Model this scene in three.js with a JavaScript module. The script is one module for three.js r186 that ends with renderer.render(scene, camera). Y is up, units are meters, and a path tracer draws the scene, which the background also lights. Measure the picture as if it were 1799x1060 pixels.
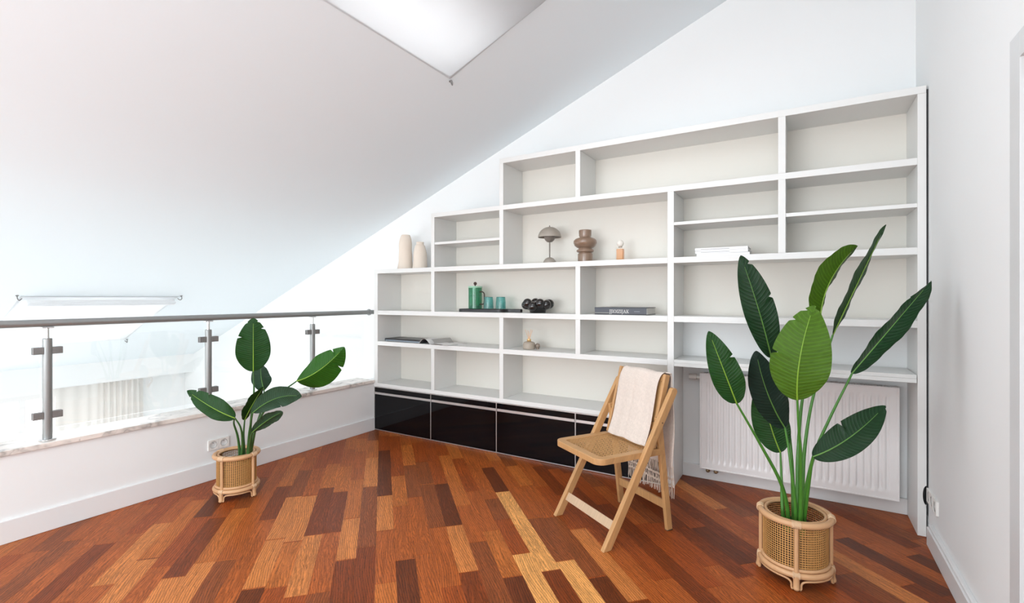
import * as THREE from 'three';
import { RoundedBoxGeometry } from 'three/addons/geometries/RoundedBoxGeometry.js';
import { mergeGeometries, toCreasedNormals } from 'three/addons/utils/BufferGeometryUtils.js';
import { RectAreaLightUniformsLib } from 'three/addons/lights/RectAreaLightUniformsLib.js';

// ───────────────────────── camera, sky, area lights, exposure ─────────────────────────
const scene = new THREE.Scene();
const camera = new THREE.PerspectiveCamera(2 * Math.atan(530 / 854.5) * 180 / Math.PI, 1799 / 1060, 0.05, 60);
camera.position.set(0, 1.25, 0);
camera.rotation.y = 30.79 * Math.PI / 180;
camera.setViewOffset(1799, 1060, 0, 6.8, 1799, 1060);
scene.add(camera);

const renderer = new THREE.WebGLRenderer({ antialias: true });
renderer.toneMapping = THREE.LinearToneMapping;
renderer.toneMappingExposure = 1.32;
renderer.shadowMap.enabled = true;

scene.background = new THREE.Color(1.0, 1.02, 1.05);
scene.backgroundIntensity = 2.1;

RectAreaLightUniformsLib.init();
const ROOF = (x) => 3.470 + 0.4063 * x;               // underside of the sloping ceiling
const SLOPE = Math.atan(0.4063);
function daylight(name, x, y, z, w, h, towards, strength, tint = [1, 1, 1]) {
  const l = new THREE.RectAreaLight(new THREE.Color().setRGB(...tint), strength, w, h);
  l.name = name; l.position.set(x, y, z); l.lookAt(x + towards[0], y + towards[1], z + towards[2]);
  scene.add(l);
}
const DOWN = [Math.sin(SLOPE), -Math.cos(SLOPE), 0];
const SKY_ROWS = [-1.925, -0.025, 1.875];            // roof window centres (z), both rows: first seen, others added for light
const UPPER = -1.365, LOWER = -6.03;                 // centres (x) of the two rows
for (const z of SKY_ROWS) {  // past the first z these are fill lights at added skylights
  daylight('skylight_daylight', UPPER + 0.08, ROOF(UPPER) - 0.2, z, 1.0, 1.15, DOWN, z === SKY_ROWS[0] ? 2.4 : 1.7, [0.92, 0.99, 1.05]);
  daylight('skylight_daylight', LOWER + 0.08, ROOF(LOWER) - 0.2, z, 1.0, 1.15, DOWN, z === SKY_ROWS[0] ? 1.4 : 0.9, [1, 1, 1]);
}
daylight('void_window_daylight', -7.50, -0.95, -0.2, 3.4, 2.0, [1, 0.3, 0], 0.65, [1, 1, 1]);
daylight('added_gable_daylight', -1.85, 1.17, 3.25, 3.0, 1.75, [0, 0.7, -1], 6.9, [0.91, 0.98, 1.04]);  // fill from an added window behind the camera, tilted up to the ceiling
daylight('added_side_daylight', 0.54, 1.55, 1.5, 1.8, 1.5, [-1, 0.6, -0.25], 4.2, [0.93, 0.99, 1.04]);  // fill from an added, unseen window to lift ceiling and compartment sides
daylight('added_gable_daylight', -5.5, -1.0, 3.25, 3.0, 2.2, [0.35, 0.8, -1], 1.2, [1, 1, 1]);  // fill from the added lower gable window, aimed up at the slope

// ───────────────────────── helpers ─────────────────────────
let seed = 20240;
const rnd = () => { seed = (seed + 0x6d2b79f5) | 0; let t = Math.imul(seed ^ (seed >>> 15), 1 | seed); t = (t + Math.imul(t ^ (t >>> 7), 61 | t)) ^ t; return ((t ^ (t >>> 14)) >>> 0) / 4294967296; };
const V = (x, y, z) => new THREE.Vector3(x, y, z);
const used = new Map();
const numbered = (n) => { const k = used.get(n) || 0; used.set(n, k + 1); return k ? `${n}_${String(k).padStart(3, '0')}` : n; };
const shade = (o) => { o.castShadow = true; o.receiveShadow = true; return o; };
function thing(name, label, category, [x, y, z] = [0, 0, 0], turn = 0, group) {
  const o = new THREE.Group(); o.name = numbered(name); o.position.set(x, y, z); o.rotation.y = turn;
  o.userData = { label, category }; if (group) o.userData.group = group;
  scene.add(o); return o;
}
function part(parent, name, geo, mat, at, rot) {
  const m = shade(new THREE.Mesh(geo, mat)); m.name = name;
  if (at) m.position.set(...at);
  if (rot) m.rotation.set(...rot);
  parent.add(m); return m;
}
function struct(name, geo, mat) {
  const o = geo ? shade(new THREE.Mesh(geo, mat)) : new THREE.Group();
  o.name = name; o.userData = { kind: 'structure' }; scene.add(o); return o;
}
function box(x0, x1, y0, y1, z0, z1, r = 0) {
  const w = x1 - x0, h = y1 - y0, d = z1 - z0;
  const g = r ? new RoundedBoxGeometry(w, h, d, 2, Math.min(r, w / 2.1, h / 2.1, d / 2.1)) : new THREE.BoxGeometry(w, h, d);
  g.translate((x0 + x1) / 2, (y0 + y1) / 2, (z0 + z1) / 2); return g;
}
const clean = (g) => { const n = g.index ? g.toNonIndexed() : g; for (const k of Object.keys(n.attributes)) if (!['position', 'normal', 'uv'].includes(k)) n.deleteAttribute(k); return n; };
const merge = (list) => mergeGeometries(list.map(clean));
const lathe = (pts, seg = 48) => new THREE.LatheGeometry(pts.map(([r, y]) => new THREE.Vector2(r, y)), seg);
const smooth = (pts, n = 60) => new THREE.SplineCurve(pts.map(([r, y]) => new THREE.Vector2(r, y))).getPoints(n).map((p) => [Math.max(p.x, 0), p.y]);
const tube = (pts, r, seg = 24, rad = 10, closed = false) => new THREE.TubeGeometry(new THREE.CatmullRomCurve3(pts.map((p) => (p.isVector3 ? p : V(...p))), closed), seg, r, rad, closed);
function bar(a, b, w, h, r = 0.003, up = V(0, 1, 0)) {          // rectangular bar from a to b: w sideways, h along 'up'
  const d = b.clone().sub(a), L = d.length(); d.normalize();
  const side = d.clone().cross(up).normalize(), u = side.clone().cross(d).normalize();
  const g = new RoundedBoxGeometry(w, h, L, 2, r);
  g.applyMatrix4(new THREE.Matrix4().makeBasis(side, u, d.clone().negate()).setPosition(a.clone().add(b).multiplyScalar(0.5)));
  return g;
}
function extrude(shape, depth, bevel = 0, seg = 12) {
  return new THREE.ExtrudeGeometry(shape, { depth, bevelEnabled: bevel > 0, bevelThickness: bevel, bevelSize: bevel, bevelOffset: -bevel, bevelSegments: 2, curveSegments: seg });
}
function rrect(s, x0, y0, x1, y1, r) {
  s.moveTo(x0 + r, y0); s.lineTo(x1 - r, y0); s.absarc(x1 - r, y0 + r, r, -Math.PI / 2, 0); s.lineTo(x1, y1 - r); s.absarc(x1 - r, y1 - r, r, 0, Math.PI / 2);
  s.lineTo(x0 + r, y1); s.absarc(x0 + r, y1 - r, r, Math.PI / 2, Math.PI); s.lineTo(x0, y0 + r); s.absarc(x0 + r, y0 + r, r, Math.PI, 1.5 * Math.PI); return s;
}
// a closed sheet: f(u, v) gives a point, the sheet is thickened by t along its normal
function sheet(f, nu, nv, t, uvf) {
  const P = [], UV = [], I = [], W = nv + 1;
  for (let i = 0; i <= nu; i++) for (let j = 0; j <= nv; j++) P.push(f(i / nu, j / nv));
  const N = P.map((_, k) => { const i = Math.floor(k / W), j = k % W; const a = P[Math.min(i + 1, nu) * W + j].clone().sub(P[Math.max(i - 1, 0) * W + j]), b = P[i * W + Math.min(j + 1, nv)].clone().sub(P[i * W + Math.max(j - 1, 0)]); const n = a.cross(b); return n.lengthSq() > 1e-16 ? n.normalize() : V(0, 0, 0); });
  const pos = [], M = P.length;
  for (const s of [0.5, -0.5]) for (let k = 0; k < M; k++) { const p = P[k].clone().addScaledVector(N[k], s * t); pos.push(p.x, p.y, p.z); const uv = uvf ? uvf(Math.floor(k / W) / nu, (k % W) / nv) : [Math.floor(k / W) / nu, (k % W) / nv]; UV.push(...uv); }
  for (let i = 0; i < nu; i++) for (let j = 0; j < nv; j++) { const a = i * W + j, b = a + W, c = b + 1, d = a + 1; I.push(a, b, c, a, c, d, M + a, M + c, M + b, M + a, M + d, M + c); }
  const rim = (a, b) => I.push(a, M + a, M + b, a, M + b, b);
  for (let i = 0; i < nu; i++) { rim(i * W, (i + 1) * W); rim((i + 1) * W + nv, i * W + nv); }
  for (let j = 0; j < nv; j++) { rim(j + 1, j); rim(nu * W + j, nu * W + j + 1); }
  const g = new THREE.BufferGeometry(); g.setAttribute('position', new THREE.Float32BufferAttribute(pos, 3)); g.setAttribute('uv', new THREE.Float32BufferAttribute(UV, 2)); g.setIndex(I); g.computeVertexNormals(); return g;
}

// ───────────────────────── noise, textures ─────────────────────────
const hash = (x, y, s) => { let h = Math.imul(x, 374761393) ^ Math.imul(y, 668265263) ^ Math.imul(s, 1274126177); h = Math.imul(h ^ (h >>> 13), 1274126177); return ((h ^ (h >>> 16)) >>> 0) / 4294967296; };
function vnoise(x, y, s = 0) { const xi = Math.floor(x), yi = Math.floor(y), fx = x - xi, fy = y - yi, u = fx * fx * (3 - 2 * fx), v = fy * fy * (3 - 2 * fy); const a = hash(xi, yi, s), b = hash(xi + 1, yi, s), c = hash(xi, yi + 1, s), d = hash(xi + 1, yi + 1, s); return a + (b - a) * u + (c - a) * v + (a - b - c + d) * u * v; }
const fbm = (x, y, s = 0) => 0.5 * vnoise(x, y, s) + 0.28 * vnoise(2.1 * x, 2.1 * y, s + 1) + 0.14 * vnoise(4.3 * x, 4.3 * y, s + 2) + 0.08 * vnoise(8.7 * x, 8.7 * y, s + 3);
function texture(w, h, f, srgb = true) {
  const data = new Uint8Array(w * h * 4);
  for (let y = 0; y < h; y++) for (let x = 0; x < w; x++) { const c = f(x / w, y / h), o = (y * w + x) * 4; for (let k = 0; k < 3; k++) data[o + k] = Math.max(0, Math.min(255, 255 * (Array.isArray(c) ? c[k] : c))); data[o + 3] = 255; }
  const t = new THREE.DataTexture(data, w, h); t.wrapS = t.wrapT = THREE.RepeatWrapping; t.magFilter = THREE.LinearFilter; t.minFilter = THREE.LinearMipmapLinearFilter; t.generateMipmaps = true;
  if (srgb) t.colorSpace = THREE.SRGBColorSpace; t.needsUpdate = true; return t;
}
const clamp = (x, a = 0, b = 1) => Math.min(b, Math.max(a, x));
// plank grain: 1 m along the grain, 0.25 m across
function grain(s, figure) {
  const g = (u, v) => {
    const x = u, y = v * 0.25;
    const warp = fbm(x * 5, y * 26, s) - 0.5;
    const ring = 0.5 + 0.5 * Math.sin((y * 95 + warp * figure + 2.2 * Math.sin(x * 6 + s)) * 6.283);
    const streak = fbm(x * 7, y * 190, s + 11);
    const fibre = vnoise(x * 45, y * 900, s + 21);
    const pore = vnoise(x * 70, y * 700, s + 31) * vnoise(x * 190, y * 1500, s + 33);
    return { c: 0.9 + 0.4 * (streak - 0.5) + 0.12 * (fibre - 0.5) - 0.2 * ring * (0.4 + streak) - (pore > 0.5 ? 0.26 : 0), h: 0.6 + 0.3 * (fibre - 0.5) - (pore > 0.52 ? 0.5 : 0) };
  };
  return [texture(1024, 512, (u, v) => { const c = clamp(g(u, v).c * 1.06, 0.3, 1); return [c, c * 0.985, c * 0.96]; }), texture(1024, 512, (u, v) => clamp(g(u, v).h), false)];
}
const GRAIN = [grain(3, 1.2), grain(17, 4.5), grain(41, 2.4)];
const oakMap = texture(512, 512, (u, v) => { const st = fbm(u * 3, v * 60, 5), fi = vnoise(u * 20, v * 260, 9), k = 0.9 + 0.12 * (st - 0.5) + 0.06 * (fi - 0.5); return [k, k * 0.985, k * 0.96]; });
const marbleMap = texture(512, 256, (u, v) => { const w = fbm(u * 6, v * 3, 71), q = Math.abs(fbm(u * 9 + 2.5 * w, v * 5 + w * 2, 73) - 0.5) * 2, vein = Math.pow(1 - q, 9), cloud = fbm(u * 14, v * 7, 79); const k = 0.93 - 0.22 * vein * (0.35 + cloud) - 0.16 * (cloud - 0.4); return [k, k * 0.965, k * 0.93]; });
const linenMap = texture(256, 256, (u, v) => { const k = 0.93 + 0.07 * Math.sin(u * 6.283 * 64) * Math.sin(v * 6.283 * 64) + 0.05 * (vnoise(u * 12, v * 12, 3) - 0.5); return [k, k, k]; });
const veinF = (u, v) => { const l = Math.pow(0.5 + 0.5 * Math.cos(v * 6.283 * 8), 3), f = 0.5 + 0.5 * Math.cos(v * 6.283 * 32); return 0.62 * l + 0.2 * f; };
const leafMap = texture(64, 512, (u, v) => { const k = 0.8 + 0.16 * veinF(u, v) + 0.14 * (fbm(u * 5, v * 20, 8) - 0.5); return [k, k, k * 0.97]; });
const leafBump = texture(64, 512, (u, v) => veinF(u, v), false);
const brushed = texture(256, 256, (u, v) => 0.5 + 0.5 * (vnoise(u * 3, v * 250, 2) - 0.5), false);

// ───────────────────────── materials ─────────────────────────
const std = (rgb, roughness = 0.6, more = {}) => new THREE.MeshStandardMaterial({ color: new THREE.Color().setRGB(...rgb), roughness, ...more });
const phys = (rgb, roughness = 0.6, more = {}) => new THREE.MeshPhysicalMaterial({ color: new THREE.Color().setRGB(...rgb), roughness, ...more });
const M = {
  wall: std([0.845, 0.855, 0.85], 0.9), ceiling: std([0.82, 0.877, 0.905], 0.92), trim: std([0.80, 0.795, 0.79], 0.35),
  frame: std([0.66, 0.67, 0.67], 0.4), shelf: std([0.765, 0.765, 0.745], 0.38), back: std([0.76, 0.73, 0.665], 0.6), lacquer: phys([0.003, 0.003, 0.004], 0.04, { specularIntensity: 0.55 }),
  alu: std([0.72, 0.70, 0.69], 0.35, { metalness: 0.85 }), steel: std([0.30, 0.31, 0.305], 0.4, { metalness: 0.5, bumpMap: brushed, bumpScale: 0.0002 }), clamp: std([0.24, 0.235, 0.23], 0.4, { metalness: 0.35 }),
  chrome: std([0.75, 0.75, 0.75], 0.12, { metalness: 1 }), screw: std([0.08, 0.08, 0.08], 0.5, { metalness: 0.6 }),
  pane: phys([0.995, 0.998, 0.996], 0.0, { transmission: 1, thickness: 0, ior: 1.5 }),
  marble: std([1, 1, 1], 0.25, { map: marbleMap }),
  radiator: std([0.88, 0.855, 0.845], 0.3), radiatorDark: std([0.42, 0.40, 0.38], 0.5), brass: std([0.36, 0.27, 0.16], 0.4, { metalness: 0.8 }),
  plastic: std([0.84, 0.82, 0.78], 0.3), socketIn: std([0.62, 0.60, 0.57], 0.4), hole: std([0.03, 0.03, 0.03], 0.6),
  oak: std([0.66, 0.375, 0.165], 0.45, { map: oakMap }), oakPale: std([0.74, 0.54, 0.37], 0.45, { map: oakMap }), cane: std([0.56, 0.33, 0.14], 0.5), canePale: std([0.60, 0.345, 0.14], 0.5),
  rattan: std([0.60, 0.345, 0.175], 0.42), rattanBind: std([0.68, 0.46, 0.28], 0.5), rattanWeave: std([0.62, 0.33, 0.11], 0.5),
  throwCloth: phys([0.80, 0.69, 0.61], 0.95, { map: linenMap, sheen: 0.4, sheenRoughness: 0.6 }), fringe: std([0.66, 0.54, 0.45], 0.95),
  sail: phys([0.86, 0.865, 0.87], 1, { transmission: 0.75, thickness: 0 }), curtain: phys([0.84, 0.82, 0.79], 1, { transmission: 0.35, thickness: 0 }),
  soil: std([0.016, 0.012, 0.01], 1), stem: std([0.055, 0.20, 0.022], 0.4), stemDark: std([0.035, 0.11, 0.025], 0.4), rib: std([0.23, 0.40, 0.035], 0.4), ribDark: std([0.10, 0.24, 0.04], 0.4),
  cream: std([0.80, 0.70, 0.60], 0.9), taupe: phys([0.235, 0.15, 0.10], 0.28, { clearcoat: 0.5, clearcoatRoughness: 0.15 }), lampGrey: std([0.34, 0.30, 0.255], 0.35), lampDark: std([0.2, 0.175, 0.15], 0.4), blackBowl: phys([0.008, 0.007, 0.007], 0.1, { clearcoat: 0.6, clearcoatRoughness: 0.05 }), tray: std([0.012, 0.012, 0.013], 0.38),
  greenGlass: phys([0.22, 0.66, 0.46], 0.06, { transmission: 0.85, thickness: 0, ior: 1.45 }), greenLid: std([0.32, 0.62, 0.44], 0.3), tealGlass: phys([0.52, 0.80, 0.78], 0.06, { transmission: 0.9, thickness: 0, ior: 1.45 }), coffeeSteel: std([0.03, 0.10, 0.07], 0.3, { metalness: 0.4 }), darkWood: std([0.05, 0.022, 0.016], 0.4),
  amber: phys([0.85, 0.48, 0.17], 0.08, { transmission: 0.55, thickness: 0, ior: 1.4 }), bottleGlass: phys([0.96, 0.95, 0.93], 0.04, { transmission: 1, thickness: 0 }), milk: std([0.84, 0.80, 0.73], 0.75), goldCap: std([0.85, 0.58, 0.28], 0.3, { metalness: 0.7 }), smoky: std([0.40, 0.335, 0.27], 0.25), reed: std([0.85, 0.52, 0.28], 0.7), plug: std([0.24, 0.19, 0.15], 0.35),
  paper: std([0.82, 0.81, 0.79], 0.8), pageEdge: std([0.72, 0.70, 0.66], 0.9), curl: std([0.42, 0.41, 0.39], 0.7), printGrey: std([0.30, 0.30, 0.29], 0.6), coverDark: std([0.022, 0.022, 0.026], 0.45), coverWhite: std([0.84, 0.84, 0.85], 0.5), coverLine: std([0.2, 0.2, 0.2], 0.6), printBlue: std([0.32, 0.37, 0.43], 0.5), bookGrey: std([0.085, 0.09, 0.10], 0.5),
};
for (const m of [M.pane]) m.side = THREE.DoubleSide;
const LEAF = { bright: [0.11, 0.25, 0.014], deep: [0.016, 0.082, 0.013], fresh: [0.035, 0.15, 0.014], dark: [0.010, 0.050, 0.014], shade: [0.012, 0.034, 0.022], pale: [0.045, 0.105, 0.060] };
for (const k of Object.keys(LEAF)) M['leaf_' + k] = phys(LEAF[k], k === 'bright' ? 0.5 : 0.42, { map: leafMap, bumpMap: leafBump, bumpScale: 0.0012, transmission: k === 'bright' ? 0.25 : 0.08, thickness: 0, side: THREE.DoubleSide, specularIntensity: 0.4 });

// ───────────────────────── the room shell ─────────────────────────
const XL = -3.48, XR = 0.568, ZB = -3.62, ZF = 3.4, XK = -7.42;
const wallBack = (() => { // gable wall behind the shelves, its top edge on the slope
  const s = new THREE.Shape(); s.moveTo(XK - 0.5, -2.8); s.lineTo(XR + 0.2, -2.8); s.lineTo(XR + 0.2, ROOF(XR + 0.2) + 0.25); s.lineTo(XK - 0.5, ROOF(XK - 0.5) + 0.25); s.closePath();
  const g = extrude(s, 0.2); g.translate(0, 0, ZB - 0.2); return struct('wall_back', g, M.wall);
})();
{ // gable wall behind the camera with two unseen windows added for light
  const s = new THREE.Shape(); s.moveTo(XK - 0.5, -2.8); s.lineTo(XR + 0.2, -2.8); s.lineTo(XR + 0.2, ROOF(XR + 0.2) + 0.25); s.lineTo(XK - 0.5, ROOF(XK - 0.5) + 0.25); s.closePath();
  const h = new THREE.Path(); h.moveTo(-3.35, 0.3); h.lineTo(-0.35, 0.3); h.lineTo(-0.35, 2.05); h.lineTo(-3.35, 2.05); h.closePath(); s.holes.push(h);
  const h2 = new THREE.Path(); h2.moveTo(-7.0, -2.1); h2.lineTo(-4.0, -2.1); h2.lineTo(-4.0, 0.1); h2.lineTo(-7.0, 0.1); h2.closePath(); s.holes.push(h2);
  const g = extrude(s, 0.2); g.translate(0, 0, ZF); struct('wall_front', g, M.wall);
  const w = struct('window_4');
  part(w, 'window_frame', merge([box(-3.35, -0.35, 0.3, 0.36, ZF + 0.05, ZF + 0.11), box(-3.35, -0.35, 1.99, 2.05, ZF + 0.05, ZF + 0.11), box(-3.35, -3.29, 0.36, 1.99, ZF + 0.05, ZF + 0.11), box(-0.41, -0.35, 0.36, 1.99, ZF + 0.05, ZF + 0.11), box(-1.88, -1.82, 0.36, 1.99, ZF + 0.05, ZF + 0.11)]), M.trim);
  part(w, 'pane', box(-3.29, -1.88, 0.36, 1.99, ZF + 0.078, ZF + 0.082), M.pane); part(w, 'pane', box(-1.82, -0.41, 0.36, 1.99, ZF + 0.078, ZF + 0.082), M.pane);
  const w2 = struct('window_9');  // lower window, also unseen and added to light the void
  part(w2, 'window_frame', merge([box(-7.0, -4.0, -2.1, -2.04, ZF + 0.05, ZF + 0.11), box(-7.0, -4.0, 0.04, 0.1, ZF + 0.05, ZF + 0.11), box(-7.0, -6.94, -2.04, 0.04, ZF + 0.05, ZF + 0.11), box(-4.06, -4.0, -2.04, 0.04, ZF + 0.05, ZF + 0.11)]), M.trim);
  part(w2, 'pane', box(-6.94, -4.06, -2.04, 0.04, ZF + 0.078, ZF + 0.082), M.pane);
}
{ // right wall with a door opening
  const s = new THREE.Shape(); s.moveTo(ZB, -0.2); s.lineTo(ZF, -0.2); s.lineTo(ZF, 3.95); s.lineTo(ZB, 3.95); s.closePath();
  const h = new THREE.Path(); h.moveTo(-2.134, 0.0); h.lineTo(-1.12, 0.0); h.lineTo(-1.12, 2.06); h.lineTo(-2.134, 2.06); h.closePath(); s.holes.push(h);
  const h3 = new THREE.Path(); h3.moveTo(0.6, 0.8); h3.lineTo(2.4, 0.8); h3.lineTo(2.4, 2.3); h3.lineTo(0.6, 2.3); h3.closePath(); s.holes.push(h3);
  const g = extrude(s, 0.2); g.rotateY(-Math.PI / 2); g.translate(XR + 0.2, 0, 0); struct('wall_right', g, M.wall);
  const w = struct('window_10'), a = XR + 0.05, b = XR + 0.11;  // unseen window added as a fill source behind the camera
  part(w, 'window_frame', merge([box(a, b, 0.8, 0.86, 0.6, 2.4), box(a, b, 2.24, 2.3, 0.6, 2.4), box(a, b, 0.86, 2.24, 0.6, 0.66), box(a, b, 0.86, 2.24, 2.34, 2.4)]), M.trim); part(w, 'pane', box(a + 0.028, a + 0.032, 0.86, 2.24, 0.66, 2.34), M.pane);
  const d = struct('door_1');
  part(d, 'door_leaf', box(XR + 0.04, XR + 0.08, 0.005, 1.975, -2.05, -1.204, 0.003), M.trim);
  part(d, 'door_frame', merge([box(XR - 0.0015, XR + 0.12, 0, 2.06, -2.134, -2.052, 0.001), box(XR - 0.0015, XR + 0.12, 0, 2.06, -1.2, -1.12, 0.001), box(XR - 0.0015, XR + 0.12, 1.98, 2.06, -2.052, -1.2, 0.001)]), M.frame);
  const hn = part(d, 'door_handle', merge([new THREE.CylinderGeometry(0.024, 0.024, 0.012, 20).rotateZ(Math.PI / 2).translate(XR + 0.034, 1.02, -1.28), tube([[XR + 0.038, 1.02, -1.28], [XR - 0.012, 1.02, -1.28], [XR - 0.016, 1.02, -1.3], [XR - 0.016, 1.02, -1.4]], 0.009, 20)]), M.steel);
}
{ // knee wall of the lower storey: beam over a long window recess
  const s = new THREE.Shape(); s.moveTo(ZB, 0.2); s.lineTo(ZF, 0.2); s.lineTo(ZF, 0.52); s.lineTo(ZB, 0.52); s.closePath();
  const g = extrude(s, 0.28); g.rotateY(-Math.PI / 2); g.translate(XK, 0, 0); struct('beam_1', g, M.wall);
  const s2 = new THREE.Shape(); s2.moveTo(ZB, -2.8); s2.lineTo(ZF, -2.8); s2.lineTo(ZF, 0.3); s2.lineTo(ZB, 0.3); s2.closePath();
  const h = new THREE.Path(); h.moveTo(-3.1, -2.0); h.lineTo(1.6, -2.0); h.lineTo(1.6, 0.12); h.lineTo(-3.1, 0.12); h.closePath(); s2.holes.push(h);
  const g2 = extrude(s2, 0.2); g2.rotateY(-Math.PI / 2); g2.translate(XK - 0.24, 0, 0); struct('wall_left', g2, M.wall);
  const w = struct('window_3');
  const bars = [box(XK - 0.34, XK - 0.28, -2.0, -1.94, -3.1, 1.6), box(XK - 0.34, XK - 0.28, 0.06, 0.12, -3.1, 1.6)];
  const edges = [-3.1, -1.95, -0.8, 0.4, 1.54];
  for (const z of edges) bars.push(box(XK - 0.34, XK - 0.28, -1.94, 0.06, z, z + 0.06));
  part(w, 'window_frame', merge(bars), M.trim);
  for (let k = 0; k < 4; k++) part(w, 'pane', box(XK - 0.312, XK - 0.308, -1.94, 0.06, edges[k] + 0.06, edges[k + 1]), M.pane);
}
struct('floor_lower', box(XK - 0.5, XR + 0.2, -2.9, -2.8, ZB, ZF), M.wall);
{ // low wall under the rail, standing on the edge of the gallery floor
  struct('wall_low', box(XL - 0.2, XL, -0.35, 0.445, ZB, ZF), M.wall);
  const sill = struct('trim_1', box(-3.70, -3.463, 0.4455, 0.474, -3.28, ZF, 0.004), M.marble);
  const p = sill.geometry.attributes.position, uv = sill.geometry.attributes.uv; for (let i = 0; i < p.count; i++) uv.setXY(i, p.getZ(i) / 1.1, (p.getX(i) + p.getY(i)) / 0.55);
  sill.userData.label = 'grey-veined marble sill capping the low wall';
}
{ // sloping ceiling with six roof windows, the unseen ones added for light
  const L = (x) => x / Math.cos(SLOPE), s = new THREE.Shape();
  s.moveTo(L(XK - 0.5), ZB); s.lineTo(L(XR + 0.2), ZB); s.lineTo(L(XR + 0.2), ZF); s.lineTo(L(XK - 0.5), ZF); s.closePath();
  for (const x of [UPPER, LOWER]) for (const z of SKY_ROWS) { const h = new THREE.Path(), a = L(x) - 0.63, b = L(x) + 0.63; h.moveTo(a, z - 0.56); h.lineTo(b, z - 0.56); h.lineTo(b, z + 0.56); h.lineTo(a, z + 0.56); h.closePath(); s.holes.push(h); }
  const g = extrude(s, 0.26); g.rotateX(Math.PI / 2); g.translate(0, 0.26, 0); g.rotateZ(SLOPE); g.translate(0, 3.470, 0);
  struct('ceiling', g, M.ceiling);
}
const onRoof = (geo, x, z) => { geo.rotateZ(SLOPE); geo.translate(x, ROOF(x), z); return geo; };  // local y = out through the roof
let win = 1;
for (const z of SKY_ROWS) for (const x of [UPPER, LOWER]) {
  const id = z === SKY_ROWS[0] ? (x === UPPER ? 1 : 2) : 4 + win++;  // later ids are unseen roof windows added to bring in light
  const w = struct('window_' + id);
  part(w, 'window_frame', onRoof(merge([box(-0.63, 0.63, 0.16, 0.23, -0.56, -0.51), box(-0.63, 0.63, 0.16, 0.23, 0.51, 0.56), box(-0.63, -0.59, 0.16, 0.23, -0.51, 0.51), box(0.58, 0.63, 0.16, 0.23, -0.51, 0.51)]), x, z), M.trim);
  part(w, 'pane', onRoof(box(-0.59, 0.58, 0.193, 0.197, -0.51, 0.51), x, z), M.pane);
  if (id === 1) part(w, 'added_blind', onRoof(merge([box(-0.18, 0.57, 0.178, 0.181, -0.505, 0.505), new THREE.CylinderGeometry(0.012, 0.012, 1.01, 14).rotateX(Math.PI / 2).translate(-0.18, 0.178, 0)]), x, z), M.trim);  // unseen blind added to grade the light across the sail below
}

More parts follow.
